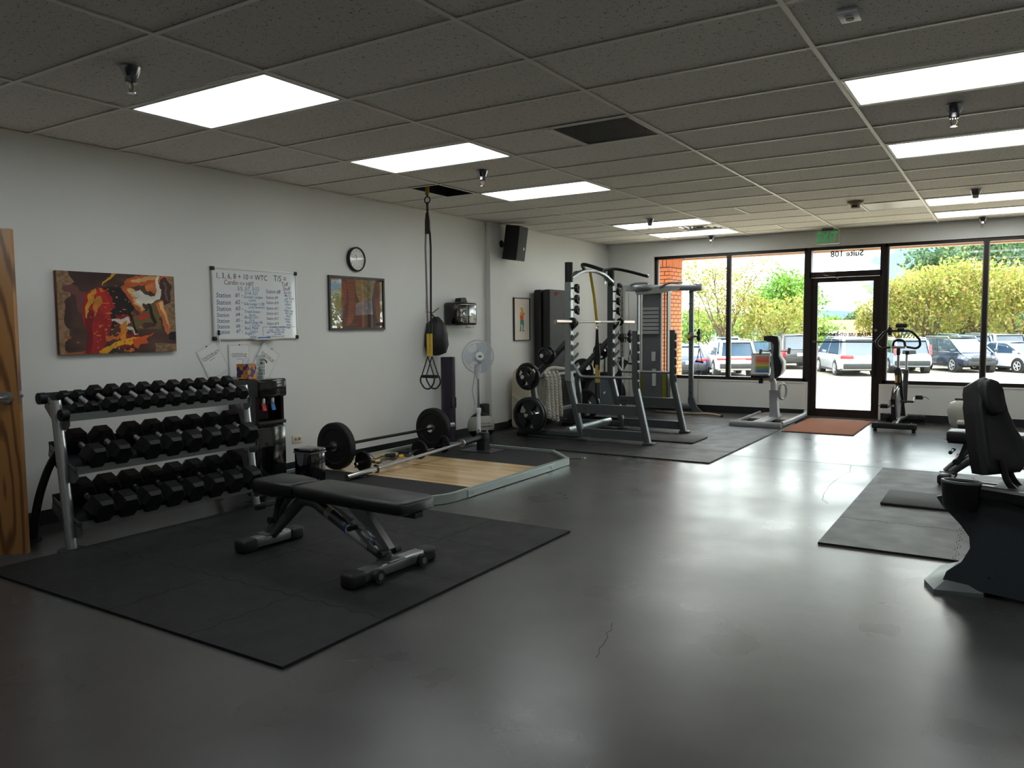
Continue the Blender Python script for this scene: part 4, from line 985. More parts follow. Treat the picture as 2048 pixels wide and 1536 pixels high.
# ---- dumbbell rack
RK = thing('dumbbell_rack', 'three-tier grey steel dumbbell rack against the left wall', 'rack', (.6, 3.22, 0))
RKL = V(.6, 3.22, 0)
def rp_(mb, nm, m, par=RK): return mb.build(nm, m, par, world_=True)
oval = [(math.cos(2 * math.pi * k / 14) * .02, math.sin(2 * math.pi * k / 14) * .034) for k in range(14)]
TIER = [((.800, .800), (.560, .905)), ((.866, .480), (.575, .600)), ((.885, .145), (.585, .270))]   # (front x, z), (rear x, z)
for y, s_ in ((2.535, -1), (3.925, 1)):
    u_ = rp_(MB().sweep([(.815, y, .012), (.762, y, .5), (.715, y, .915)], [(a * 1.2, b) for a, b in oval], (0, 1, 0)), 'upright', silver)
    rp_(MB().cyl((.815, y, 0), (.815, y, .012), .078, n=24), 'foot', mat('foot_pad', (40, 40, 40), .6))
    rp_(MB().sweep(rnd([(.735, y, .62), (.60, y, .50), (.44, y, .27), (.36, y, .01)], .25, 6), [(a * .95, b * .8) for a, b in oval], (0, 1, 0)), 'rear_leg', steel_d)
    rp_(MB().cyl((.36, y, 0), (.36, y, .012), .05, n=20), 'foot', mat('foot_pad', (40, 40, 40), .6))
    for k, (f, b_) in enumerate(TIER):
        pts = [(b_[0] + .0, b_[1] + .035), (b_[0] - .02, b_[1] - .04), (f[0] - .12, f[1] - .09 + .02), (f[0] - .02, f[1] - .065), (f[0] + .015, f[1] - .035), (f[0] + .02, f[1] + .03), (f[0] - .04, f[1] + .035)]
        rp_(MB().prism(pts[::-1], (0, y + s_ * (-.022) - (.003 if s_ > 0 else 0), 0), (1, 0, 0), (0, 0, 1), -.006), 'end_bracket', steel)
    for z, x in ((.82, .73), (.66, .745), (.40, .775), (.18, .80)):
        rp_(MB().cyl((x, y + s_ * .012, z), (x, y + s_ * .030, z), .010, n=8), 'bolt', silver)
for f, b_ in TIER:
    y0, y1 = 2.555, 3.905
    t_ = rp_(MB().prism([(f[0], f[1] - .004), (f[0] + .004, f[1] + .032), (f[0] - .001, f[1] + .032), (f[0] - .006, f[1] + .004), (b_[0] + .004, b_[1] + .003), (b_[0] + .0, b_[1] + .05), (b_[0] - .005, b_[1] + .05), (b_[0] - .002, b_[1] - .003)], (0, y0, 0), (1, 0, 0), (0, 0, 1), -(y1 - y0)), 'tray', steel_d)
    rp_(MB().bx(f[0] - .002, f[0] + .006, y0, y1, f[1] - .012, f[1] + .034), 'front_lip', steel)
for (x, z) in ((.845, .835), (.605, .925)):
    rp_(MB().cyl((x, 2.49, z), (x, 2.53, z), .036, n=24).cyl((x, 2.485, z), (x, 2.49, z), .012, n=12), 'saddle_cap', rub_g)

def dumbbell(r, hl, grip, cr):
    t = thing('hex_dumbbell', 'x', 'dumbbell', group='black hex dumbbells')
    hx = lambda rr, x: [(x, rr * math.cos(R(60 * k)), rr * math.sin(R(60 * k))) for k in range(6)]
    for s_ in (-1, 1):
        a = s_ * grip / 2
        MB().loft([hx(r * .80, a), hx(r, a + s_ * hl * .16), hx(r, a + s_ * hl * .80), hx(r * .78, a + s_ * hl)]).build('head', rub_g, t, ang=20)
        MB().cyl((a, 0, 0), (a - s_ * .008, 0, 0), cr * 1.35, n=14).build('collar', chrome, t)
    MB().lathe([(cr * .95, -grip / 2), (cr * 1.12, 0), (cr * .95, grip / 2)], axis=(1, 0, 0), n=12).build('handle', mat('knurled_chrome', (170, 170, 172), .3, metal=1, bump=.5, bscale=500), t)
    return t
protos = {}
tnames = ['top', 'middle', 'bottom']; ords = ['first', 'second', 'third', 'fourth', 'fifth', 'sixth', 'seventh', 'eighth', 'ninth', 'tenth', 'eleventh', 'twelfth']
DB = [[(2.635, .042, .058)] + [(2.725, .042, .058)] + [(2.835 + .1125 * k, .053, .075) for k in range(10)],
      [(2.68, .078, .115), (2.845, .078, .115)] + [(3.045 + .158 * k, .081, .12) for k in range(6)],
      [(2.69 + .163 * k, .087, .13) for k in range(8)]]
for ti, row in enumerate(DB):
    f, b_ = TIER[ti]; d = V(f[0] - b_[0], 0, f[1] - b_[1]).normalized(); nrm = V(-d.z, 0, d.x)
    if nrm.z < 0: nrm = -nrm
    mid = V((f[0] + b_[0]) / 2, 0, (f[1] + b_[1]) / 2)
    tilt = math.atan2(-d.z, d.x)
    for k, (y, r, hl) in enumerate(row):
        key = (r, hl)
        c = mid + nrm * (r * .866 + .007) + V(0, y, 0); c.y = y
        lab = '%s hex dumbbell on the %s tier of the rack, %s from the oak door' % ('small black' if r < .05 else 'black', tnames[ti], ords[k])
        rot = (0, tilt, R(random.uniform(-1.5, 1.5)))
        if key not in protos:
            protos[key] = dumbbell(r, hl, .108 if ti == 0 else .10, .015 if ti == 0 else .0165); o = protos[key]; o.location = c; o.rotation_euler = rot; o['label'] = lab
        else: dup(protos[key], None, c, rot, lab)
dup(protos[(.053, .075)], None, (.72, 4.14, .0475), (0, 0, R(82)), 'black hex dumbbell on the floor right of the rack, nearer the rack')
dup(protos[(.053, .075)], None, (.60, 4.27, .0475), (0, 0, R(75)), 'black hex dumbbell on the floor before the water cooler, nearer the platform')

# ---- water cooler
WC = thing('water_cooler', 'glossy black water dispenser with red and blue taps beside the dumbbell rack', 'water cooler', (.22, 4.46, 0))
a0, a1, b0, b1 = -.185, .165, -.148, .148
MB().bx(a0, a1 - .02, b0, b1, .02, .56).build('lower_body', blk, WC)
MB().rbox((a1 - .005, 0, .27), (.03, .29, .50), .008).build('door', blk, WC)
MB().bx(a0, a1 - .09, b0, b1, .56, .78).bx(a1 - .09, a1 - .01, b0, b0 + .03, .56, .78).bx(a1 - .09, a1 - .01, b1 - .03, b1, .56, .78).build('niche', blk, WC)
MB().rbox(((a0 + a1) / 2 + .02, 0, .845), (a1 - a0 + .04, .30, .155), .022, seg=3).build('head', blk, WC)
MB().rbox((a1 + .0, 0, .555), (.05, .29, .03), .008).build('drip_tray', blk_m, WC)
for s_, nm, c_ in ((-1, 'hot', (196, 40, 44)), (1, 'cold', (50, 120, 196))):
    tp = MB().rbox((a1 - .045, s_ * .048, .735), (.04, .032, .05), .006).build('tap', alum, WC)
    MB().box((a1 - .018, s_ * .048 - .008, .685), (.012, .036, .06), rotm(0, -18, 0)).build('lever', mat(nm + '_lever', c_, .35), tp)
MB().cyl((a1 - .09, -.085, .62), (a1 - .084, -.085, .62), .014, n=16).build('sticker', mat('sticker_pale', (206, 190, 184), .5), WC)
text('logo', 'avalon', .028, mat('logo_grey', (176, 180, 184), .4), WC, (a1 + .0225, .03, .848), (0, 1, 0), (0, 0, 1), 'CENTER', ext=.0004, world_=False)
MB().tube([V(a1 + .0225, .03 + .017 * math.cos(t), .888 + .017 * math.sin(t)) for t in [R(-60 + 30 * k) for k in range(11)]], .0035, 5).build('logo_mark', mat('logo_grey', (176, 180, 184), .4), WC)
# on the cooler
tb = thing('tissue_box', 'cube tissue box printed with orange flowers on purple, on the water cooler', 'tissue box', (.20, 4.375, .923), (0, 0, R(12)))
def floral_fn(U, Vv):
    n = vnoise(U, Vv, 4.2, 21) + .25 * vnoise(U, Vv, 11, 22); c = np.tile(L3(52, 34, 96), (len(U), 1)); c[n > .62] = L3(206, 140, 40); c[n > .82] = L3(190, 116, 34); return c
MB().bx(-.056, .056, -.056, .056, 0, .124).build('carton', mat('carton_purple', (52, 34, 96), .5), tb)
pm_ = print_mat('carton_print', .5)
print_grid('printed_side', .112, .124, 40, 40, floral_fn, pm_, tb, (.0563, -.056, 0), (0, 1, 0), (0, 0, 1))
print_grid('printed_side', .112, .124, 40, 40, lambda u, v: floral_fn(u * .9 + .3, v), pm_, tb, (-.056, -.0563, 0), (1, 0, 0), (0, 0, 1))
ts = MB(); ts.add([(-.03, -.01, .124), (.03, .008, .124), (.02, .02, .165), (-.005, 0, .185), (-.025, -.015, .16)], [(0, 1, 2, 3, 4)]).add([(-.01, -.03, .124), (.01, .03, .124), (.015, .02, .17), (-.01, -.02, .175)], [(0, 1, 2, 3)])
ts.build('tissue', paper, tb)
cp = thing('cup_stack', 'tall stack of clear plastic cups on the water cooler', 'cups', (.23, 4.50, .923))
clear = glass_mat('clear_plastic', (.90, .93, .93), .12, .1)
MB().lathe([(.030, 0), (.034, .19), (.036, .192), (.033, .192), (.029, .003)], n=20, cap=False).build('outer_cup', clear, cp)
ri = MB()
for k in range(6): ri.ring((0, 0, .02 + k * .03), .0335, .0016, n=18, m=4)
ri.build('rims', mat('cup_rim', (220, 226, 228), .3), cp)
ds = thing('countertop_bottle', 'small white pump bottle with black top at the back of the water cooler', 'bottle', (.12, 4.60, .923))
MB().lathe([(.03, 0), (.032, .01), (.032, .09), (.014, .11)], n=18).build('bottle', white_p, ds)
MB().cyl((0, 0, .11), (0, 0, .13), .012, n=12).tube(rnd([(0, 0, .125), (0, 0, .15), (.03, .015, .15), (.045, .02, .12)], .015), .006, 6).build('pump', blk_m, ds)

# ---- lifting platform
PX0, PX1, PY0, PY1 = .14, 2.05, 4.46, 7.0
def outline(x0, x1, y0, y1, r, ch):
    p = []
    for k in range(9):
        a = R(180 + 90 * k / 8); p.append((x0 + r + r * math.cos(a), y0 + r + r * math.sin(a)))
    for k in range(9):
        a = R(270 + 90 * k / 8); p.append((x1 - r + r * math.cos(a), y0 + r + r * math.sin(a)))
    return p + [(x1, y1 - ch), (x1 - ch, y1), (x0 + ch, y1), (x0, y1 - ch)]
LP = thing('lifting_platform', 'low lifting platform with oak centre, black mat ends and silver frame', 'platform', (1.1, 5.73, 0))
o1 = outline(PX0, PX1, PY0, PY1, .36, .36); o2 = outline(PX0 + .035, PX1 - .035, PY0 + .035, PY1 - .035, .335, .345); n = len(o1)
fr = MB(); z0, z1 = .004, .072
fr.add([(x, y, z0) for x, y in o1] + [(x, y, z1) for x, y in o1] + [(x, y, z1) for x, y in o2] + [(x, y, z0) for x, y in o2],
       [(r_ * n + k, r_ * n + (k + 1) % n, ((r_ + 1) % 4) * n + (k + 1) % n, ((r_ + 1) % 4) * n + k) for r_ in range(4) for k in range(n)])
pfm = mat('platform_frame_silver', (188, 200, 196), .35, metal=.7)
fr.build('frame', pfm, LP, world_=True, ang=30)
MB().bx(PX1, PX1 + .008, 4.95, 6.35, .006, .060).build('side_splice', pfm, LP, world_=True)
for y in (5.02, 6.28): MB().cyl((PX1 + .008, y, .035), (PX1 + .016, y, .035), .012, n=6).build('bolt', chrome, LP, world_=True)
MB().cyl((PX1 - .05, 6.73, .05), (PX1 + .06, 6.79, .05), .012, n=8).ring((PX1 + .075, 6.80, .05), .02, .006, (0, 0, 1), 14, 5).build('strap_eye', chrome, LP, world_=True)
pmat_m = mat('platform_rubber', (22, 22, 24), .75, bump=.25, bscale=250, var=.15, vscale=60)
WY0, WY1 = 5.12, 6.19
def clip_y(poly, ya, yb):
    for lim, sgn in ((ya, 1), (yb, -1)):
        out = []
        for i in range(len(poly)):
            a, b_ = poly[i], poly[(i + 1) % len(poly)]; ia, ib = sgn * (a[1] - lim) >= 0, sgn * (b_[1] - lim) >= 0
            if ia: out.append(a)
            if ia != ib: t = (lim - a[1]) / (b_[1] - a[1]); out.append((a[0] + t * (b_[0] - a[0]), lim))
        poly = out
    return poly
MB().prism(clip_y(o2, PY0, WY0), (0, 0, .006), (1, 0, 0), (0, 1, 0), .042).build('rubber_mat', pmat_m, LP, world_=True, ang=0)
MB().prism(clip_y(o2, WY1, PY1), (0, 0, .006), (1, 0, 0), (0, 1, 0), .042).build('rubber_mat', pmat_m, LP, world_=True, ang=0)
def plank_material():
    m = bpy.data.materials.new('oak_strip'); m.use_nodes = True; t = m.node_tree; b = t.nodes['Principled BSDF']
    co = t.nodes.new('ShaderNodeTexCoord'); oi = t.nodes.new('ShaderNodeObjectInfo'); mp = t.nodes.new('ShaderNodeMapping'); mp.inputs['Scale'].default_value = (2, 30, 30)
    t.links.new(co.outputs['Object'], mp.inputs[0]); nz_ = t.nodes.new('ShaderNodeTexNoise'); nz_.inputs['Scale'].default_value = 1.5; nz_.inputs['Detail'].default_value = 5; t.links.new(mp.outputs[0], nz_.inputs['Vector'])
    ad = t.nodes.new('ShaderNodeMath'); ad.operation = 'MULTIPLY_ADD'; ad.inputs[1].default_value = .5; t.links.new(oi.outputs['Random'], ad.inputs[0])
    ml = t.nodes.new('ShaderNodeMath'); ml.operation = 'MULTIPLY'; ml.inputs[1].default_value = .5; t.links.new(nz_.outputs['Fac'], ml.inputs[0]); t.links.new(ml.outputs[0], ad.inputs[2])
    r = t.nodes.new('ShaderNodeValToRGB'); e = r.color_ramp.elements; e[0].position = .2; e[0].color = lin(196, 158, 108); e[1].position = .8; e[1].color = lin(232, 202, 154)
    t.links.new(ad.outputs[0], r.inputs['Fac']); t.links.new(r.outputs['Color'], b.inputs['Base Color']); b.inputs['Roughness'].default_value = .22; b.inputs['Coat Weight'].default_value = .4; b.inputs['Coat Roughness'].default_value = .08
    return m
pk = plank_material(); pw = (WY1 - WY0) / 19; rs = np.random.RandomState(3)
for k in range(19):
    y = WY0 + pw * (k + .5); cuts = [PX0 + .037] + sorted([PX0 + .25 + rs.rand() * .7, PX0 + 1.0 + rs.rand() * .6]) + [PX1 - .037]
    for a, b_ in zip(cuts, cuts[1:]):
        me = MB().box((0, 0, 0), (b_ - a - .0012, pw - .0012, .02)).mesh('plank', pk, 0); put('plank', me, LP, (((a + b_) / 2) - 1.1, y - 5.73, .038))
PZ = .048
# ---- step bin
TB = thing('step_bin', 'glossy black rectangular pedal bin on the near corner of the platform', 'bin', (.70, 4.585, PZ))
MB().rbox((0, 0, .14), (.20, .17, .26), .02).build('body', blk, TB); MB().rbox((0, 0, .285), (.205, .175, .03), .012).build('lid', blk, TB)
MB().rbox((0, 0, .265), (.208, .178, .012), .005).build('liner_band', mat('band_grey', (120, 122, 124), .3, metal=.8), TB); MB().rbox((.11, 0, .018), (.05, .07, .014), .005).build('pedal', chrome, TB)
MB().prism([(-.05, 0), (.05, 0), (.03, -.09), (0, -.11), (-.03, -.09)], (-.02, -.0865, .262), (1, 0, 0), (0, 0, 1), .004).build('bag_flap', mat('bin_bag', (90, 94, 96), .4), TB)
# ---- bumper plate barbell
BB = thing('barbell', 'black barbell loaded with two big bumper plates on the platform', 'barbell', (.42, 5.89, PZ))
zc = .216
MB().cyl((0, -.66, zc), (0, .66, zc), .0145, n=12).build('shaft', mat('black_oxide', (34, 32, 31), .35, metal=.7), BB)
for s_ in (-1, 1):
    MB().cyl((0, s_ * .655, zc), (0, s_ * .68, zc), .038, n=20).build('collar', chrome, BB)
    MB().cyl((0, s_ * .68, zc), (0, s_ * 1.08, zc), .025, n=16).build('sleeve', chrome, BB)
    pl_ = MB().lathe([(.026, -.038), (.05, -.038), (.055, -.03), (.15, -.03), (.16, -.038), (.205, -.038), (.216, -.028), (.216, .028), (.205, .038), (.16, .038), (.15, .03), (.055, .03), (.05, .038), (.026, .038)], (0, s_ * .72, zc), (0, 1, 0), n=44, cap=False).build('bumper_plate', rub, BB)
    MB().lathe([(.026, -.039), (.046, -.039), (.046, .039), (.026, .039)], (0, s_ * .72, zc), (0, 1, 0), n=24, cap=False).build('hub', mat('hub_steel', (120, 120, 120), .35, metal=.8), pl_)
# ---- landmine bar
LM_ = thing('landmine_barbell', 'chrome barbell lying across the oak with its far end in the landmine', 'barbell', (.91, 5.2, PZ))
q0, q1 = V(.905, 4.80, .078), V(.96, 6.52, .175); dq = (q1 - q0).normalized(); pt = lambda s: q0 + dq * s
MB().cyl(pt(.36), pt(1.60), .0145, n=12).build('shaft', mat('knurled_chrome', (170, 170, 172), .3, metal=1), LM_, world_=True)
MB().cyl(pt(0), pt(.36), .025, n=18).build('sleeve', chrome, LM_, world_=True); MB().cyl(pt(.355), pt(.375), .04, n=20).build('collar', chrome, LM_, world_=True)
MB().cyl(pt(1.60), pt(1.99), .03, n=18).build('sleeve', steel_d, LM_, world_=True); MB().cyl(pt(1.585), pt(1.605), .04, n=20).build('collar', alu, LM_, world_=True)
LN = thing('landmine', 'black landmine pivot on a steel plate at the far end of the platform', 'landmine', (.97, 6.72, PZ))
MB().bx(-.20, .20, -.14, .16, 0, .008).build('base_plate', steel_d, LN); MB().bx(-.05, .05, -.02, .08, .008, .10).build('post', blk_m, LN); MB().rbox((0, .03, .14), (.10, .10, .10), .01).build('yoke', blk_m, LN)
MB().cyl((-.06, .03, .19), (-.06, .03, .215), .012, n=8).cyl((.05, .03, .185), (.05, .03, .215), .014, n=8).build('bolt', chrome, LN)
# ---- curl bar and loose bits by the wall
CB = thing('curl_bar', 'black zigzag curl bar with small plates lying on the oak', 'barbell', (.72, 5.6, PZ))
zz = [(0, -.50, .085), (0, -.30, .085), (.03, -.22, .05), (-.01, -.10, .085), (.03, 0, .05), (-.01, .10, .085), (.03, .22, .05), (0, .30, .085), (0, .52, .085)]
MB().tube(rnd(zz, .05, 4), .013, 8).build('shaft', steel_d, CB)
for s_ in (-1, 1):
    MB().lathe([(.015, -.012), (.03, -.016), (.06, -.006), (.085, -.014), (.092, -.010), (.092, .010), (.085, .014), (.06, .006), (.03, .016), (.015, .012)], (0, s_ * .40, .092), (0, 1, 0), n=28, cap=False).build('plate', rub_g, CB)
    MB().cyl((0, s_ * .5, .085), (0, s_ * .43, .085), .018, n=10).build('collar', chrome, CB)
yel = mat('yellow_tape', (214, 176, 40), .5)
for y in (-.235, .10): MB().cyl((.012, y - .03, .068), (.012, y + .03, .068), .0165, n=10).build('grip_tape', yel, CB)
SB = thing('short_bar', 'short steel bar with black clamp lying between the curl bar and the wall', 'bar', (.56, 5.85, PZ))
MB().cyl((0, -.45, .03), (.02, .55, .03), .014, n=10).build('shaft', silver, SB)
for y in (-.1, .1): MB().rbox((0, y, .05), (.07, .10, .05), .012).build('clamp', blk_m, SB)
ST_ = thing('resistance_strap', 'black webbing strap with blue buckle draped behind the curl bar', 'strap', (.60, 5.38, PZ))
MB().sweep(rnd([(0, -.15, .02), (-.02, -.05, .14), (0, .1, .05), (.02, .25, .09), (0, .40, .02)], .1), [(-.014, -.002), (.014, -.002), (.014, .002), (-.014, .002)]).build('webbing', blk_m, ST_)
MB().tube(rnd([(.0, -.09, .10), (.03, -.03, .15), (.01, .03, .12), (.03, .09, .06)], .04), .004, 5).build('blue_cord', mat('cord_blue', (60, 66, 160), .5), ST_)
LP2 = thing('weight_plate', 'small black weight plate standing behind the landmine bar', 'weight plate', (.70, 6.42, PZ))
MB().lathe([(.055, -.012), (.085, -.012), (.092, 0), (.085, .012), (.055, .012)], (0, 0, .092), (.25, 1, 0), n=28, cap=False).build('rim', rub_g, LP2)
spk_ = MB()
for k in range(3):
    a = R(90 + 120 * k); spk_.cyl((0, 0, .092), (math.cos(a) * .06, 0, .092 + math.sin(a) * .06), .012, n=6)
spk_.build('spokes', rub_g, LP2)
LP3 = thing('weight_plate', 'small weight plate lying flat beside the pedal bin', 'weight plate', (.86, 4.98, PZ))
MB().lathe([(.02, 0), (.07, 0), (.075, .006), (.07, .016), (.02, .016)], n=24, cap=False).build('disc', rub_g, LP3)
MB().lathe([(.016, .002), (.026, .002), (.026, .018), (.016, .018)], n=16, cap=False).build('hub', chrome, LP3)

# ---- by the pilaster: fan, tube, ball
FN = thing('pedestal_fan', 'white pedestal fan with round wire cage beside the pilaster', 'fan', (.56, 7.26, 0))
fan_w = mat('fan_plastic', (214, 218, 222), .4)
MB().lathe([(.135, 0), (.135, .008), (.06, .02), (.03, .035)], n=32).build('base', white_p, FN)
MB().cyl((0, 0, .03), (0, 0, .40), .024, n=16).build('lower_pole', white_p, FN); MB().cyl((0, 0, .40), (0, 0, .78), .013, n=12).build('upper_pole', chrome, FN); MB().lathe([(.03, .38), (.03, .42), (.02, .43)], n=16).build('lock_ring', fan_w, FN)
MB().lathe([(.026, .76), (.034, .82), (.038, .92)], n=14).build('neck', fan_w, FN)
fd = V(.80, -.58, .02).normalized(); fc = V(0, 0, 1.01)
MB().cyl(fc - fd * .14, fc - fd * .02, .05, .06, 18).build('motor', fan_w, FN)
fa, fb, _ = basis(fd); cage = MB()
for rr, off in ((.185, 0), (.18, .03), (.15, .05), (.12, .058), (.09, .062), (.18, -.03), (.14, -.05)): cage.ring(fc + fd * off, rr, .0022 if rr < .184 else .006, fd, 36, 4)
for k in range(44):
    a = 2 * math.pi * k / 44; e_ = fa * math.cos(a) + fb * math.sin(a)
    cage.tube([fc + fd * .064 + e_ * .05, fc + fd * .05 + e_ * .15, fc + e_ * .185, fc - fd * .05 + e_ * .14], .0012, 3)
cg = cage.build('wire_cage', mat('fan_wire', (190, 198, 206), .4), FN); cg['kind'] = 'stuff'
for k in range(3):
    a = 2 * math.pi * k / 3 + .5; e1 = fa * math.cos(a) + fb * math.sin(a); e2 = fa * math.cos(a + 1.25) + fb * math.sin(a + 1.25)
    pts = [fc + e1 * .035 - fd * .012, fc + e1 * .165 - fd * .018, fc + (e1 + e2).normalized() * .17, fc + e2 * .15 + fd * .014, fc + e2 * .035 + fd * .008]
    MB().add([p for p in pts] + [p + fd * .002 for p in pts], [(0, 1, 2, 3, 4), (9, 8, 7, 6, 5)]).build('blade', mat('fan_blade', (200, 207, 213), .35), FN)
MB().cyl(fc + fd * .04, fc + fd * .07, .052, .045, 22).build('badge', white_p, FN); MB().box(fc + fd * .0715, (.04, .02, .002), Matrix((fa, fb, fd)).transposed()).build('logo_plate', mat('logo_plate', (110, 112, 114), .4, metal=.6), FN)
MB().tube(rnd([(-.06, .02, .90), (-.10, .06, .72), (-.16, .10, .62), (-.13, .12, .45), (-.2, .2, .43)], .06), .003, 5).build('cord', mat('cord_grey', (110, 110, 108), .6), FN)
VT = thing('training_tube', 'tall dark purple rubber training tube leaning by the wall', 'exercise tube', (.19, 7.19, 0))
vt_m = mat('tube_aubergine', (40, 30, 48), .45)
MB().lathe([(.066, 0), (.082, 0), (.082, 1.0), (.066, 1.0), (.066, .9)], n=28, cap=False).lathe([(.066, .0), (.066, .9)], n=28).build('shell', vt_m, VT)
for k in (-1, 1): MB().rbox((.074, k * .03, .48), (.02, .028, .12), .006).build('handle_slot', blk_m, VT)
MBL = thing('medicine_ball', 'large grey and black medicine ball on the floor by the pilaster', 'medicine ball', (.30, 7.68, 0))
for nm, a0_, a1_, m_ in (('top_cap', 0, 48, rub), ('grey_panel', 48, 112, mat('ball_grey', (166, 166, 158), .6)), ('bottom_cap', 112, 180, rub)):
    pr = [(max(.0005, .162 * math.sin(R(a0_ + (a1_ - a0_) * k / 8))), .162 * math.cos(R(a0_ + (a1_ - a0_) * k / 8))) for k in range(9)]
    MB().lathe(pr, (0, 0, .162), (-.15, .1, 1), n=32, cap=False).build(nm, m_, MBL)
for row, (el, n_, w_, h_) in enumerate(((16, 14, .006, .010), (3, 11, .011, .016))):   # rows of blurred print on the grey panel
    mk_ = MB()
    for k in range(n_):
        az = R(-38 + (k - (n_ - 1) / 2) * (4.6 if row == 0 else 6.4)); e_ = R(el); nr = V(math.cos(az) * math.cos(e_), math.sin(az) * math.cos(e_), math.sin(e_)); a_, b_, c_ = basis(nr)
        mk_.box(V(0, 0, .162) + nr * .1622, (w_, h_ * (.7 + .3 * (k % 3) / 2), .002), Matrix((a_, b_, c_)).transposed())
    o_ = mk_.build('printed_mark', blk_m, MBL); o_['kind'] = 'stuff'
one('speaker_base', MB().rbox((.06, 8.10, .19), (.09, .13, .38), .015), blk_m, 'small black box standing behind the medicine ball against the wall', 'box')

# ---- hung on the left wall
DP = thing('towel_dispenser', 'black wall-mounted paper towel dispenser right of the hanging bag', 'dispenser', (0, 7.585, 1.36))
MB().rbox((.095, 0, .135), (.18, .44, .27), .03, seg=3).build('cover', blk, DP); MB().bx(.184, .188, -.006, .006, .03, .24).build('window_strip', mat('strip_grey', (120, 122, 122), .3), DP)
MB().cyl((.184, -.07, .14), (.192, -.07, .14), .012, n=12).build('lock', chrome, DP); MB().prism([(-.04, .265), (.11, .265), (.07, .33), (-.03, .32)], (.04, 0, 0), (0, 1, 0), (0, 0, 1), .08).build('folded_bag', blk_m, DP)
MB().rbox((.18, .12, .14), (.02, .06, .02), .006).build('lever', alu, DP)
SW = thing('switch_plate', 'clear white switch plate half hidden behind the towel dispenser', 'switch', (0, 7.90, 1.33))
MB().rbox((.004, 0, .17), (.008, .16, .34), .003).build('plate', mat('clear_plate', (206, 208, 204), .2), SW)
for z in (.08, .25): MB().rbox((.011, .02, z), (.008, .02, .05), .003).build('toggle', white_p, SW)
HB = thing('hanging_bag', 'black drawstring bag hanging from a wall hook behind the straps', 'bag', (0, 7.07, 1.0))
MB().lathe([(.03, .0), (.11, .03), (.14, .12), (.13, .24), (.10, .36), (.05, .42), (.03, .44)], (.10, .03, .02), n=20).build('sack', mat('nylon_black', (16, 16, 18), .55, bump=.6, bscale=14), HB)
MB().bx(.002, .01, -.03, .0, .50, .66).build('hook_plate', alum, HB); MB().tube(rnd([(.01, -.015, .52), (.08, -.01, .50), (.12, .06, .56)], .03), .008, 6).build('hook', alu, HB)
MB().sweep([(.10, .0, .45), (.06, -.01, .5)], [(-.02, -.003), (.02, -.003), (.02, .003), (-.02, .003)]).build('loop', blk_m, HB)
MB().box((.16, .15, .26), (.04, .05, .012), rotm(0, 0, 40)).build('label_tab', mat('tab_white', (200, 200, 200), .5), HB)
MB().tube([(.17, -.03, .05 + .03 * k) for k in range(14)], .008, 5).build('chain', steel_d, HB)

# ---- suspension trainer hanging through the ceiling opening
TX = thing('suspension_trainer', 'black and yellow suspension trainer hanging from the open ceiling bay', 'suspension straps', (.87, 6.0, .82))
strap_m = mat('webbing_black', (26, 26, 26), .6); strap_g = mat('webbing_grey', (120, 118, 112), .6); yl = mat('strap_yellow', (206, 172, 50), .55)
zt = H - .82
MB().bx(-.022, .022, -.004, .004, zt - .05, zt + .10).build('anchor_loop', yl, TX)
MB().ring((0, 0, zt - .10), .032, .006, (0, 1, 0), 16, 6).cyl((0, 0, zt - .07), (0, 0, zt - .04), .008, n=8).build('carabiner', blk_m, TX)
MB().prism([(-.016, zt - .22), (.016, zt - .22), (.028, zt - .30), (.03, zt - .42), (-.03, zt - .42), (-.028, zt - .30)], (0, .004, 0), (1, 0, 0), (0, 0, 1), .012).bx(-.012, .012, -.003, .003, zt - .24, zt - .12).build('main_strap', strap_m, TX)
for s_ in (-1, 1):
    MB().sweep([(s_ * .024, 0, zt - .40), (s_ * .032, 0, zt - .55), (s_ * .02, 0, .55)], [(-.011, -.0015), (.011, -.0015), (.011, .0015), (-.011, .0015)], (0, 1, 0)).build('leg_strap', strap_g if s_ < 0 else strap_m, TX)
    MB().sweep([(s_ * .02, 0, .56), (s_ * .02, 0, .46)], [(-.016, -.005), (.016, -.005), (.016, .005), (-.016, .005)], (0, 1, 0)).build('buckle', blk_m, TX)
    MB().sweep([(s_ * .02, 0, .47), (s_ * .018, 0, .24)], [(-.014, -.003), (.014, -.003), (.014, .003), (-.014, .003)], (0, 1, 0)).build('yellow_strap', yl, TX)
    c = s_ * .018
    MB().tube([(c, s_ * .01, .24), (c - .075, s_ * .012, .05)], .006, 5).tube([(c, s_ * .01, .24), (c + .075, s_ * .012, .05)], .006, 5).build('handle_webbing', strap_m, TX)
    MB().cyl((c - .066, s_ * .012, .045), (c + .066, s_ * .012, .045), .016, n=14).build('grip', blk_m, TX)
    MB().tube(rnd([(c - .08, s_ * .012, .05), (c - .085, s_ * .03, 0), (c - .03, s_ * .03, -.075), (c + .04, s_ * .03, -.075), (c + .09, s_ * .03, -.01), (c + .08, s_ * .012, .05)], .05), .008, 6).build('foot_cradle', strap_m, TX)

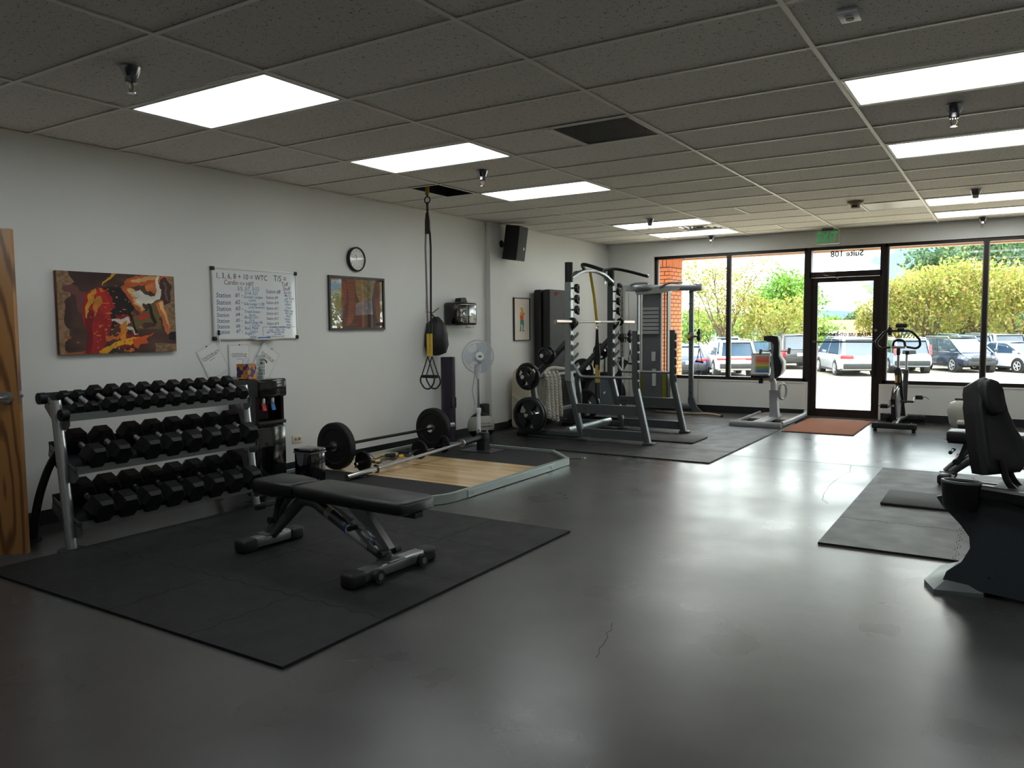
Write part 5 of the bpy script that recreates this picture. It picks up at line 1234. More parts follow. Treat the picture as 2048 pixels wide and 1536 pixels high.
# ---- loudspeaker
LS = thing('loudspeaker', 'black loudspeaker on a swivel bracket high on the pilaster', 'speaker', (.062, 8.53, 2.40))
MB().lathe([(.045, 0), (.045, .012), (.03, .02)], axis=(1, 0, 0), n=20).cyl((.015, 0, 0), (.09, .03, 0), .018, n=10).build('bracket', blk_m, LS)
rm_ = rotm(0, 8, 6)
MB().loft([[rm_ @ V(x, y * w, z) + V(.19, .06, 0) for y, z in ((-.13, -.215), (.13, -.215), (.13, .215), (-.13, .215))] for x, w in ((-.13, .70), (-.11, .82), (.04, 1), (.08, 1))]).build('cabinet', mat('speaker_black', (16, 16, 17), .5), LS, ang=20)
MB().box(rm_ @ V(.083, 0, 0) + V(.19, .06, 0), (.008, .245, .415), rm_).build('grille', mat('speaker_grille', (34, 34, 36), .6, bump=.4, bscale=400), LS); MB().box(rm_ @ V(.089, .06, -.06) + V(.19, .06, 0), (.003, .02, .032), rm_).build('badge', alum, LS)
MB().tube(rnd([(.14, .08, .20), (.10, .04, .25), (0, -.05, .245)], .06), .003, 5).build('cable', mat('cable_grey', (90, 88, 84), .6), LS)
# ================================================================== MIDDLE: mats, bench, racks
def mat_rubber(name, rgb, rough):
    return mat(name, rgb, rough, spec=.35, var=.25, vscale=6, bump=.2, bscale=300, rvar=.06)
mat_m = mat_rubber('puzzle_mat_black', (18, 18, 20), .62)
mat_g = mat_rubber('puzzle_mat_worn', (34, 34, 36), .5)
def puzzle_edge(p, q, n, amp, sgn):
    """dovetail tabs along p -> q"""
    p, q = V(*p), V(*q); d = (q - p) / n; nn = V(-d.y, d.x, 0).normalized() * amp * sgn; out = [p]
    for k in range(n):
        if k % 2 == 0: out += [p + d * (k + .30), p + d * (k + .18) + nn, p + d * (k + .82) + nn, p + d * (k + .70)]
        else: out += [p + d * (k + .30), p + d * (k + .18) - nn, p + d * (k + .82) - nn, p + d * (k + .70)]
    return out
def puzzle_mat(name, label, x0, y0, nx, ny, s, th, m, gap=.0022, rot=0.0):
    """interlocking tiles; each tile is a part; joints are real toothed gaps"""
    t = thing(name, label, 'floor mat', (x0, y0, .0006), (0, 0, rot)); N = 8
    for i in range(nx):
        for j in range(ny):
            a, b, c, d = V(i * s, j * s, 0), V((i + 1) * s, j * s, 0), V((i + 1) * s, (j + 1) * s, 0), V(i * s, (j + 1) * s, 0)
            P = []
            P += puzzle_edge(a, b, N, .012, 1) if j > 0 else [a]
            P += puzzle_edge(b, c, N, .012, 1) if i < nx - 1 else [b]
            P += [c] + (puzzle_edge(d, c, N, .012, 1)[::-1][:-1] if j < ny - 1 else [])
            P += [d] + (puzzle_edge(a, d, N, .012, 1)[::-1][:-1] if i > 0 else [])
            cx, cy = (i + .5) * s, (j + .5) * s
            sh = (s - gap) / s
            P = [(cx + (p.x - cx) * sh, cy + (p.y - cy) * sh) for p in P]
            Q = [P[0]]
            for p in P[1:]:
                if (p[0] - Q[-1][0]) ** 2 + (p[1] - Q[-1][1]) ** 2 > 1e-8: Q.append(p)
            mb = MB().prism(Q, (0, 0, 0), (1, 0, 0), (0, 1, 0), th + .0002 * ((i * 3 + j * 5) % 3))
            mb.build('mat_tile', m, t, ang=0)
    return t
puzzle_mat('puzzle_mat', 'large black interlocking floor mat under the near weight bench', .83, 2.045, 4, 4, .6, .012, mat_m)
puzzle_mat('puzzle_mat', 'worn grey interlocking floor mat under the squat rack', .31, 7.36, 4, 5, .72, .012, mat_g)
puzzle_mat('puzzle_mat', 'grey interlocking floor mat behind the recumbent bike', 4.655, 4.965, 2, 4, .73, .012, mat_g)
def pad(name, label, c, s_, rz):
    t = thing(name, label, 'mat', c, (0, 0, R(rz)))
    MB().rbox((0, 0, .008), (s_[0], s_[1], .016), .007, seg=2).build('foam', mat('anti_fatigue_foam', (40, 38, 39), .7, bump=.3, bscale=30), t)
    lx = s_[0] * (.36 if s_[0] > 1.5 else -.34); lg = mat('emboss_grey', (62, 60, 60), .7)
    for k in range(3): MB().prism([(0, 0), (.018, 0), (.052, .07), (.034, .07)], (lx + k * .028, -.035, .0155), (1, 0, 0), (0, 1, 0), .0012).build('embossed_mark', lg, t)
    return t
pad('exercise_pad', 'dark exercise pad lying between the squat rack uprights', (1.62, 8.70, .0138), (2.05, .56), 1)
pad('exercise_pad', 'dark exercise pad lying on the right-hand floor mat', (5.30, 6.50, .0138), (.92, .52), 0)

# ---- near weight bench
WBN = thing('weight_bench', 'adjustable flat weight bench with black pads on the large near mat', 'bench', (2.36, 3.19, .0126), (0, 0, R(-2.5)))
def bench_parts(B):
    # local x along the bench, seat end at -x
    zt = .43
    sp = [(-.565, .105), (-.55, .125), (-.38, .135), (-.23, .105), (-.225, -.105), (-.38, -.135), (-.55, -.125), (-.565, -.105)]
    def padm(poly, z0, z1, name):
        cx = sum(p[0] for p in poly) / len(poly); cy = sum(p[1] for p in poly) / len(poly)
        rings = []
        for z, k in ((z0, .94), (z0 + .012, 1.0), (z1 - .018, 1.0), (z1 - .006, .975), (z1, .92)):
            rings.append([(cx + (x - cx) * k, cy + (y - cy) * (k if k < 1 else 1), z) for x, y in poly])
        return MB().loft(rings).build(name, vinyl, B, ang=60)
    padm(sp, zt - .085, zt, 'seat_pad')
    bp = [(-.20, .11), (-.17, .135), (.645, .135), (.675, .10), (.675, -.10), (.645, -.135), (-.17, -.135), (-.20, -.11)]
    padm(bp, zt - .07, zt + .0, 'back_pad')
    MB().box((-.43, 0, zt - .095), (.26, .10, .02)).build('seat_plate', steel_d, B); MB().box((.28, 0, zt - .085), (.76, .06, .03)).build('back_rail', steel_d, B)
    rect = [(-.034, -.022), (.034, -.022), (.034, .022), (-.034, .022)]; ov = [(.036 * math.cos(2 * math.pi * k / 14), .026 * math.sin(2 * math.pi * k / 14)) for k in range(14)]
    # main tube: from rear foot up to the hinge and down to the front foot
    MB().sweep(rnd([(-.54, 0, .075), (-.25, 0, .32), (-.16, 0, .325), (.43, 0, .075)], .12, 5), ov, (0, 1, 0)).build('main_tube', steel, B)
    MB().sweep([(-.58, 0, .08), (-.36, 0, .33)], [(.022 * math.cos(2 * math.pi * k / 10), .022 * math.sin(2 * math.pi * k / 10)) for k in range(10)], (0, 1, 0)).build('rear_brace', steel, B)
    MB().prism([(-.50, .16), (-.47, .16), (-.40, .345), (-.44, .345)], (0, .03, 0), (1, 0, 0), (0, 0, 1), .06).build('seat_hinge', steel_d, B)
    for x, w, nm in ((-.56, .36, 'rear_foot'), (.45, .56, 'front_foot')):
        f = MB().rbox((x, 0, .045), (.085, w, .062), .014).build(nm, silver, B)
        for s_ in (-1, 1): MB().rbox((x, s_ * (w / 2 - .005), .04), (.10, .11, .078), .02, seg=3).build('end_cap', blk_m, f)
        MB().rbox((x, 0, .078), (.11, .12, .008), .003).build('weld_plate', steel, f)
    for s_ in (-1, 1):
        MB().cyl((.515, s_ * .17, .04), (.54, s_ * .17, .04), .036, n=20).build('transport_wheel', blk_m, B); MB().cyl((.54, s_ * .17, .04), (.544, s_ * .17, .04), .018, n=12).build('wheel_hub', silver, B)
    # adjustment ladder and strut
    lad = [(.02, .335), (.10, .30), (.36, .115), (.42, .10), (.38, .13), (.33, .165), (.345, .18), (.31, .185), (.27, .21), (.285, .225), (.25, .232), (.20, .255), (.215, .27), (.18, .278), (.12, .31)]
    for s_ in (-1, 1): MB().prism(lad, (0, s_ * .038, 0), (1, 0, 0), (0, 0, 1), .006).build('ladder_plate', silver, B)
    MB().sweep([(.22, 0, .345), (.44, 0, .115)], rect, (0, 1, 0)).build('strut', silver, B)
    for s_ in (-1, 1):
        MB().cyl((.245, s_ * .05, .235), (.245, s_ * .11, .235), .014, n=10).build('pop_grip', blk_m, B); MB().cyl((.44, s_ * .035, .115), (.44, s_ * .075, .115), .022, n=14).build('pivot_cap', blk_m, B)
        MB().cyl((-.53, s_ * .06, .255), (-.53, s_ * .12, .255), .015, n=10).build('seat_grip', blk_m, B)
    MB().cyl((-.53, -.065, .255), (-.53, .065, .255), .007, n=8).build('seat_rod', steel_d, B)
    MB().cyl((-.50, -.05, .17), (-.50, .05, .17), .022, n=12).build('seat_stop', blk_m, B)
    p0, p1 = V(-.16, 0, .325), V(.43, 0, .075); d = (p1 - p0).normalized()
    ovl = [(a * 1.02, b * 1.03) for a, b in ov]
    MB().sweep([p0 + d * .13, p0 + d * .17], ovl, (0, 1, 0)).build('warning_sticker', mat('sticker_white', (200, 190, 180), .5), B)
    MB().sweep([p0 + d * .31, p0 + d * .52], ovl, (0, 1, 0)).build('label_sleeve', mat('label_grey', (176, 178, 180), .45), B)
    for s0 in (.30, .50): MB().sweep([p0 + d * s0, p0 + d * (s0 + .018)], [(a * 1.01, b * 1.01) for a, b in ovl], (0, 1, 0)).build('blue_band', mat('band_blue', (46, 84, 150), .45), B)
bench_parts(WBN)

# ---- squat rack
SQ = thing('squat_rack', 'dark grey half squat rack with bar catches and plate horns', 'rack', (1.4, 8.73, .0126))
rk_m = mat('rack_charcoal', (92, 97, 98), .36, metal=.55); rk_l = mat('rack_silver', (146, 152, 152), .36, metal=.7)
sq_prof = lambda a, b: [(-a, -b * .6), (-a * .6, -b), (a * .6, -b), (a, -b * .6), (a, b * .6), (a * .6, b), (-a * .6, b), (-a, b * .6)]
OFF = V(0, 0, 0)
def sqp(mb, nm, m): return mb.build(nm, m, SQ, world_=True)
for y, zt_ in ((8.15, 2.08), (9.30, 2.08)):
    s_ = -1 if y < 8.7 else 1
    sqp(MB().sweep(rnd([(1.42, y, .02), (1.255, y, .66), (1.245, y, .74)], .1, 4), sq_prof(.034, .042), (0, 1, 0)), 'lower_upright', rk_m)
    sqp(MB().sweep([(1.245, y, .70), (1.245, y, 1.85)], sq_prof(.040, .05), (0, 1, 0)), 'upright', rk_l if s_ < 0 else rk_m)
    sqp(MB().cyl((1.245, y, 1.85), (1.245, y, zt_), .046, n=18), 'upright_cap', blk_m)
    sqp(MB().sweep(rnd([(2.235, y, .02), (2.09, y, .64), (2.085, y, .72), (2.085, y, 1.28)], .1, 4), sq_prof(.034, .042), (0, 1, 0)), 'spotter_post', rk_m)
    for k in range(6): sqp(MB().rbox((2.085 + .036, y, 1.20 - k * .105), (.02, .05, .085), .01), 'post_catch', blk_m)
    for x in (1.42, 2.235): sqp(MB().rbox((x + .01, y, .0255), (.12, .10, .024), .004), 'foot', rk_m)
    sqp(MB().bx(1.36, 2.14, y - .03, y + .03, .33, .435), 'side_rail', rk_m); sqp(MB().bx(1.44, 2.20, y - .03, y + .03, .05, .15), 'side_rail', rk_m)
    for x in (1.42, 1.47): sqp(MB().cyl((x, y - .034, .385), (x, y - .03, .385), .010, n=8).cyl((x + .06, y - .034, .10), (x + .06, y - .03, .10), .010, n=8), 'bolt', chrome)
    sqp(MB().sweep(rnd([(1.30, y + .0, .90), (1.385, y, .765), (1.42, y, .752), (2.06, y, .752)], .04, 4), [(.016 * math.cos(2 * math.pi * k / 10), .016 * math.sin(2 * math.pi * k / 10)) for k in range(10)], (0, 1, 0)), 'safety_bar', rk_l)
    # j-hooks
    for k in range(6):
        z = .86 + k * .118 if k < 5 else 1.345
        hk = [(0, -.05), (.03, -.02), (.075, .02), (.085, .05), (.07, .055), (.05, .025), (.02, .012), (0, .03)]
        sqp(MB().prism(hk, (1.285, y + .012, z), (1, 0, 0), (0, 0, 1), .022), 'bar_hook', rk_l)
    # diagonal rear arm with plate horns
    sqp(MB().sweep(rnd([(1.22, y, 1.16), (.74, y, .70), (.80, y, .30), (.62, y, .07)], .12, 5), sq_prof(.032, .036), (0, 1, 0)), 'rear_arm', rk_m)
    sqp(MB().sweep([(1.42, y, .075), (.55, y, .065)], sq_prof(.036, .036), (0, 1, 0)), 'base_rail', rk_m)
    sqp(MB().rbox((.60, y, .0335), (.14, .08, .04), .01), 'foot', blk_m)
    for x, z in ((1.02, 1.0), (.755, .745), (.80, .29)): sqp(MB().cyl((x, y, z), (x, y + s_ * .26, z), .0245, n=14), 'plate_horn', chrome)
for z in (.29, .745): sqp(MB().sweep([(.78, 8.15, z), (.78, 9.30, z)], sq_prof(.03, .03), (0, 0, 1)), 'cross_brace', rk_m)
sqp(MB().sweep([(1.22, 8.15, .10), (1.22, 9.30, .10)], sq_prof(.035, .045), (0, 0, 1)), 'cross_brace', rk_l)
# chin-up arch
arch = [(1.26, 8.17, 1.90), (1.26, 8.42, 1.99), (1.26, 8.73, 2.02), (1.26, 9.04, 1.99), (1.26, 9.29, 1.90)]
sqp(MB().sweep(rnd(arch, .3, 5), sq_prof(.02, .03), (1, 0, 0)), 'arch_beam', rk_l)
for y, s_ in ((8.30, -1), (9.16, 1)):
    sqp(MB().tube(rnd([(1.27, y + .2 * -s_, 2.02), (1.33, y, 2.07), (1.50, y + s_ * .1, 2.03), (1.72, y + s_ * .20, 1.96)], .1, 4), .021, 10), 'chin_grip', blk_m)
    sqp(MB().cyl((1.72, y + s_ * .20, 1.96), (1.735, y + s_ * .205, 1.956), .022, n=10), 'grip_cap', chrome)
    sqp(MB().prism([(-.10, 1.86), (.10, 1.96), (.12, 2.0), (-.10, 1.97)], (1.235, y + s_ * .05, 0), (0, 1, 0), (0, 0, 1), .008), 'gusset', rk_l)
# plates on the near horns and far horns
plm = mat('grip_plate_black', (30, 30, 31), .4)
def weight_plate(label, x, y, z, r, w, s_):
    t = thing('weight_plate', label, 'weight plate', (x, y, z - r), group='plates on the squat rack horns')
    c = (0, 0, r)
    MB().lathe([(r * .80, -w * .5), (r * .94, -w * .5), (r, -w * .3), (r, w * .3), (r * .94, w * .5), (r * .80, w * .5), (r * .78, w * .3), (r * .78, -w * .3)], c, (0, 1, 0), n=36, cap=False).build('rim', plm, t)
    MB().lathe([(.026, -w * .45), (.052, -w * .45), (.058, -w * .3), (.058, w * .3), (.052, w * .45), (.026, w * .45)], c, (0, 1, 0), n=20, cap=False).build('hub', plm, t)
    web = []
    for k in range(3):
        a = [R(90 + 120 * k + d) for d in (-36, -18, 0, 18, 36)]; out = [(r * .8 * math.cos(q), r * .8 * math.sin(q)) for q in a]; inn = [(.05 * math.cos(q), .05 * math.sin(q)) for q in a[::-1]]
        MB().prism(out + inn, (0, w * .18, r), (1, 0, 0), (0, 0, 1), w * .36).build('web', plm, t)
    return t
sqz = 0
for (x, z, r, lab) in ((1.02, 1.0, .112, 'small black grip plate on the upper near horn of the squat rack'), (.755, .745, .165, 'mid-size black grip plate on the middle near horn of the squat rack'), (.80, .29, .212, 'largest black grip plate on the low near horn of the squat rack')):
    weight_plate(lab + ', outer', x, 8.15 - .19, z, r * (.78 if r < .2 else 1), .034, -1)
    weight_plate(lab + ', inner', x, 8.15 - .13, z, r, .04, -1)
for (x, z, r, lab) in ((1.02, 1.0, .11, 'black plate on the upper far horn of the squat rack'), (.755, .745, .16, 'black plate on the middle far horn of the squat rack'), (.80, .29, .205, 'black plate on the low far horn of the squat rack')):
    weight_plate(lab, x, 9.30 + .16, z, r, .04, 1)
# barbell on the rack
RB = thing('barbell', 'bare chrome barbell resting on the squat rack hooks', 'barbell', (1.335, 8.73, 1.39))
MB().cyl((0, -.66, 0), (0, .66, 0), .014, n=12).build('shaft', mat('knurled_chrome', (170, 170, 172), .3, metal=1), RB)
brs = mat('sleeve_nickel', (196, 184, 172), .25, metal=1)
for s_ in (-1, 1):
    MB().cyl((0, s_ * .66, 0), (0, s_ * 1.07, 0), .025, n=16).build('sleeve', brs, RB); MB().cyl((0, s_ * .645, 0), (0, s_ * .675, 0), .05, n=20).build('collar', blk_m, RB)
MB().cyl((0, -.10, 0), (0, .05, 0), .0143, n=12).build('smooth_centre', brs, RB)
# spring collars hung on hooks
labs = ['top', 'middle', 'lowest']
for yi, y in enumerate((8.15, 9.30)):
    for k in range(3):
        t = thing('bar_collar', 'black locking bar collar, %s of three on the %s rack upright' % (labs[k], 'near' if yi == 0 else 'far'), 'collar', (1.35, y + .0, 1.80 - k * .125 - .02), group='bar collars on the squat rack')
        MB().lathe([(.026, -.022), (.045, -.022), (.05, 0), (.045, .022), (.026, .022)], (0, 0, 0), (1, .2, 0), n=14, cap=False).build('ring', blk_m, t)
        MB().rbox((.015, 0, -.045), (.03, .03, .03), .006).build('latch', blk_m, t)
        MB().cyl((-.075, 0, 0), (.0, 0, 0), .010, n=8).build('peg', steel_d, t)
# yellow suspension strap
YS = thing('suspension_trainer', 'yellow and black suspension straps hanging from the squat rack arch', 'suspension straps', (1.27, 8.66, .42))
zz_ = lambda z: z - .42
MB().sweep([(0, -.02, zz_(2.03)), (.02, .06, zz_(1.70)), (.04, .10, zz_(1.36))], [(-.018, -.002), (.018, -.002), (.018, .002), (-.018, .002)], (0, 1, 0)).build('door_strap', yl, YS)
MB().ring((.04, .10, zz_(1.32)), .028, .006, (1, 0, 0), 14, 5).build('carabiner', chrome, YS)
MB().sweep([(.04, .10, zz_(1.30)), (.04, .10, zz_(1.16)), (.04, .11, zz_(.98)), (.04, .11, zz_(.80))], [(-.03, -.006), (.03, -.006), (.03, .006), (-.03, .006)], (0, 1, 0), scale=[.5, .7, 1.3, .9]).build('main_strap', strap_m, YS)
for s_ in (-1, 1):
    MB().sweep([(.04, .11 + s_ * .022, zz_(.86)), (.04, .11 + s_ * .024, zz_(.64))], [(-.004, -.018), (.004, -.018), (.004, .018), (-.004, .018)], (1, 0, 0)).build('yellow_strap', yl, YS)
    MB().cyl((.04, .11 + s_ * .024, zz_(.64)), (.04, .11 + s_ * .028, zz_(.44)), .022, n=12).build('handle_sleeve', strap_m, YS)

# ---- things behind the rack by the wall
BM = thing('folding_mat', 'tall black folding exercise mat standing against the wall behind the squat rack', 'mat', (.17, 9.70, 0))
for k in range(2): MB().rbox((-.06 + k * .13, .02 * k, .925), (.12, .70, 1.84), .025).build('panel', mat('mat_vinyl_dark', (26, 27, 29), .5) if k == 0 else mat('mat_vinyl_grey', (46, 46, 47), .6, bump=.3, bscale=60), BM)
MB().ring((.135, -.16, 1.79), .028, .006, (1, 0, 0), 18, 5).build('red_logo', mat('logo_red', (190, 50, 56), .5), BM)
TBG = thing('canvas_bag', 'tall cream canvas bag with red piping standing beside the pilaster', 'bag', (.23, 8.88, 0))
cb_m = mat('cream_canvas', (196, 188, 164), .85, var=.12, vscale=5, bump=.4, bscale=18)
MB().loft([[(x * k, y * k, z) for x, y in ((-.15, -.16), (.12, -.17), (.15, -.13), (.15, .14), (.10, .17), (-.15, .17))] for z, k in ((.012, .92), (.05, 1), (.40, 1.0), (.62, .97), (.74, .90), (.79, .70))]).build('body', cb_m, TBG, ang=50)
MB().tube(rnd([(.10, -.165, .78), (.135, -.15, .62), (.158, .0, .60)], .05), .006, 5).tube([(-.12, -.172, .42), (.13, -.176, .34), (.158, .10, .44)], .006, 5).tube([(-.12, -.172, .25), (.13, -.176, .10)], .006, 5).tube([(.155, .03, .52), (.158, .05, .36)], .008, 5).build('red_piping', mat('piping_red', (176, 44, 46), .6), TBG)
MB().sweep([(-.13, -.175, .46), (.13, -.178, .30)], [(-.003, -.025), (.003, -.025), (.003, .025), (-.003, .025)], (0, 0, 1)).build('webbing', mat('webbing_cream', (206, 198, 176), .8), TBG)
BR = thing('battle_rope', 'thick white battle rope looped over the low rear brace of the squat rack', 'rope', (.78, 8.72, .3))
rope_m = mat('rope_white', (206, 202, 190), .8)
def rope(mb, pts, r, seg=60):
    pts = rnd(pts, .08, 8); L = [0]
    for a, b in zip(pts, pts[1:]): L.append(L[-1] + (b - a).length)
    n = max(12, int(L[-1] / .012)); ps = []
    for k in range(n):
        s = L[-1] * k / (n - 1); i = min(max(0, next((j for j in range(len(L) - 1) if L[j + 1] >= s), len(L) - 2)), len(L) - 2); t = (s - L[i]) / max(1e-6, L[i + 1] - L[i]); ps.append((pts[i].lerp(pts[i + 1], t), s))
    for st in range(3):
        q = []
        for k, (p, s) in enumerate(ps):
            d = (ps[min(k + 1, n - 1)][0] - ps[max(k - 1, 0)][0]).normalized(); a, b, _ = basis(d); th = s / .055 * 2 * math.pi + st * 2 * math.pi / 3
            q.append(p + (a * math.cos(th) + b * math.sin(th)) * r * .5)
        mb.tube(q, r * .58, 6)
for k in range(4):
    y = -.42 + k * .10; dr = .12 + .10 * ((k * 7) % 3) / 3
    mb = MB(); rope(mb, [(-.06, y, .13 - dr), (-.04, y + .01, .42), (.0, y + .03, .50), (.05, y + .05, .42), (.07, y + .06, .10 - dr), (.05, y + .11, .02 - dr), (-.02, y + .13, .12)], .029); mb.build('loop', rope_m, BR)
mb = MB(); rope(mb, [(-.08, -.40, .46), (.04, -.2, .53), (.03, .05, .50), (.06, .28, .50)], .024); mb.build('top_run', rope_m, BR)
for y, z in ((.28, .50), (.12, .56)): MB().sphere((.07, y, z), (.035, .04, .035), 12, 8).build('knot', rope_m, BR)
MB().tube([(0, -.43, .448), (0, .57, .448)], .020, 8).build('hanger', rk_m, BR)
BX = thing('equipment_stand', 'dark cluttered equipment stand with straps and a grey disc behind the squat rack', 'rack', (.70, 10.15, 0))
MB().sweep([(.10, -.05, .35), (.34, .10, .85)], sq_prof(.03, .03), (0, 1, 0)).build('frame_tube', blk_m, BX)
MB().lathe([(.25, -.02), (.29, -.02), (.30, 0), (.29, .02), (.25, .02)], (.12, -.15, .40), (.5, -.8, 0), n=36, cap=False).build('wheel_rim', blk_m, BX)
MB().lathe([(.02, -.012), (.25, -.008), (.25, .008), (.02, .012)], (.12, -.15, .40), (.5, -.8, 0), n=36, cap=False).build('disc', mat('disc_grey', (104, 114, 122), .35, metal=.3), BX)
MB().rbox((-.15, -.1, .52), (.3, .16, .28), .05).build('black_bag', blk_m, BX)
for k in range(4): MB().tube(rnd([(-.1 + .1 * k, -.1, .95), (-.08 + .1 * k, -.16, .75), (-.14 + .12 * k, -.1, .5)], .05), .012, 6).build('strap', strap_m, BX)
MB().tube(rnd([(-.02, -.2, .75), (.02, -.25, .95), (.15, -.2, 1.0), (.2, -.15, .9)], .06), .016, 7).build('handle', blk_m, BX)
MB().bx(-.3, .35, -.08, .12, 0, .05).bx(-.3, -.24, -.06, .0, .05, .6).bx(.28, .34, -.06, .0, .05, .9).build('stand', steel_d, BX)

# ---- corner cable trainer
CT = thing('cable_trainer', 'tall grey corner cable trainer with weight tower beside the window', 'cable machine', (1.1, 11.3, 0))
ctg = mat('trainer_grey', (104, 108, 112), .34, metal=.6); ctl = mat('trainer_silver', (160, 160, 156), .34, metal=.75); ctw = mat('tower_cover', (98, 101, 106), .42, metal=.2)
def ctp(mb, nm, m, par=None): return mb.build(nm, m, par or CT, world_=True)
rp0 = V(1.545, 11.50, 0); lp0 = V(.74, 10.78, 0); tc_ = V(.98, 11.38, 0)
for p, nm, mm_ in ((rp0, 'right', ctg), (lp0, 'left', ctl)):
    post = ctp(MB().sweep([p + V(0, 0, .24), p + V(0, 0, 1.90)], sq_prof(.034, .034), (0, 1, 0)), 'post', mm_)
    hl_ = MB()
    for k in range(17):
        z = .32 + k * .09; hl_.cyl(p + V(.010, -.034, z), p + V(.010, -.0355, z), .0085, n=8)
    h = ctp(hl_, 'pin_holes', mat('hole_black', (12, 12, 12), .8)); h['kind'] = 'stuff'
    d = (p - tc_).normalized()
    ctp(MB().prism([(-.04, .25), (.04, .25), (.10, .10), (.20, .012), (.06, .012), (-.01, .09), (-.04, .16)], p + V(0, .02, 0), (d.x if p is rp0 else 1, d.y * .2 if p is rp0 else 0, 0), (0, 0, 1), .05), 'foot_bracket', ctg)
    ctp(MB().rbox(p + V(.13, 0, .008), (.16, .09, .016), .005), 'foot_pad', blk_m)
    ctp(MB().sweep([p + V(-.02, 0, .11), tc_ + V(0, -.12, .13)], sq_prof(.03, .045), (0, 0, 1)), 'base_rail', ctg)
    cz_ = 1.17 if p is rp0 else 1.16
    car_ = ctp(MB().rbox(p + V(0, 0, cz_), (.095, .095, .13), .015), 'carriage', ctg if p is rp0 else steel_d)
    ctp(MB().cyl(p + V(-.02, -.05, cz_), p + V(-.02, -.075, cz_), .028, n=16), 'pop_pin', mat('pin_yellow', (196, 160, 40), .45) if p is rp0 else blk_m, car_)
    ctp(MB().cyl(p + V(.045, 0, cz_), p + V(.11, -.03, cz_), .016, n=10), 'swivel_arm', ctg, car_)
    q = p + V(.13, -.035, cz_)
    ctp(MB().rbox(q + V(0, 0, .02), (.035, .05, .19), .015).cyl(q + V(0, -.03, .05), q + V(0, .03, .05), .03, n=14).cyl(q + V(0, -.03, -.03), q + V(0, .03, -.03), .03, n=14), 'pulley', blk_m, car_)
    ctp(MB().tube([q + V(0, 0, -.08), q + V(.005, 0, -.17)], .006, 6), 'chain', chrome, car_)
    hz_ = q + V(.01, 0, -.18)
    ctp(MB().tube([hz_, hz_ + V(.045, -.02, -.20)], .006, 5).tube([hz_, hz_ + V(-.05, .02, -.19)], .006, 5), 'handle_webbing', strap_m, car_)
    ctp(MB().cyl(hz_ + V(-.055, .022, -.195), hz_ + V(.05, -.022, -.205), .013, n=10).sphere(hz_ + V(-.058, .022, -.195), .018, 8, 6).sphere(hz_ + V(.053, -.022, -.205), .018, 8, 6), 'handle', blk_m, car_)
    ctp(MB().tube([q + V(-.01, 0, .12), q + V(-.02, 0, .66)], .003, 4).tube([q + V(-.01, .0, -.1), q + V(-.015, .02, -1.0)], .003, 4), 'cable', mat('cable_steel', (70, 72, 74), .4), car_)
# top beams with chin grips
ctp(MB().sweep(rnd([lp0 + V(-.02, -.02, 1.90), tc_ + V(-.16, -.28, 1.90), tc_ + V(.12, -.22, 1.90), rp0 + V(.10, .0, 1.90)], .15, 4), sq_prof(.03, .045), (0, 0, 1)), 'top_beam', ctg)
ctp(MB().rbox(rp0 + V(.09, 0, 1.90), (.14, .08, .11), .015), 'beam_end', ctg); ctp(MB().rbox(lp0 + V(-.05, -.01, 1.91), (.06, .075, .12), .02), 'beam_end', blk_m)
for s_, c0 in ((0, V(.86, 11.05, 1.92)), (1, V(1.34, 11.20, 1.92))):
    ctp(MB().tube(rnd([c0 + V(-.16, -.06, -.02), c0 + V(-.02, -.10, .045), c0 + V(.16, -.08, .05), c0 + V(.20, -.07, .04)], .06), .018, 8), 'chin_grip', ctl)
ctp(MB().prism([(-.20, 1.80), (.22, 1.82), (.50, 1.87), (.50, 1.91), (.15, 1.92), (-.20, 1.86)], tc_ + V(.02, -.24, 0) - V(0, 0, 0), (.93, .10, 0), (0, 0, 1), .02), 'gusset_plate', ctl)
# tower: two weight stacks behind a curved cover
tw = ctp(MB().sweep([tc_ + V(0, 0, .14), tc_ + V(0, 0, 1.86)], [(.14 * math.cos(R(a)) * 1.05, -.10 * math.sin(R(a))) for a in range(0, 181, 18)] + [(-.147, .06), (.147, .06)], (0, -1, 0)), 'tower_cover', ctw)
def chart_fn(U, Vv):
    c = np.tile(L3(62, 64, 68), (len(U), 1)); a = (U * 8) % 1; b = (Vv * 7) % 1
    m = (a > .1) & (a < .9) & (b > .22) & (b < .92); c[m] = L3(196, 198, 198); n = (np.abs(a - .5) < .16) & (b > .35) & (b < .85); c[n] = L3(90, 92, 96); return c
print_grid('exercise_chart', .262, .42, 96, 84, chart_fn, print_mat('chart_ink', .35), CT, tuple(tc_ + V(-.131, -.105, 1.20) - Vector(CT.location)), (1, 0, 0), (0, 0, 1))
for z0, z1, x0 in ((.80, .94, .02), (.42, .68, .03)): ctp(MB().bx(tc_.x + x0, tc_.x + x0 + .06, tc_.y - .112, tc_.y - .104, z0, z1), 'instruction_label', mat('label_silver', (186, 188, 188), .4))
wst = mat('weight_plate_olive', (120, 122, 40), .5)
for s_ in (-1, 1):
    gx = tc_ + V(s_ * .195, .02, 0)
    for k in (-1, 1): ctp(MB().cyl(gx + V(k * .02, 0, .14), gx + V(k * .02, 0, 1.84), .009, n=8), 'guide_rod', ctl)
    for k in range(20): ctp(MB().bx(gx.x - .036, gx.x + .036, gx.y - .05, gx.y + .05, .16 + k * .023, .16 + k * .023 + .0205), 'stack_plate', wst if k < 19 else mat('stack_top', (170, 80, 40), .5))
    ctp(MB().bx(gx.x + s_ * .045, gx.x + s_ * .055, gx.y - .06, gx.y + .06, .14, 1.86), 'side_shroud', steel_d)
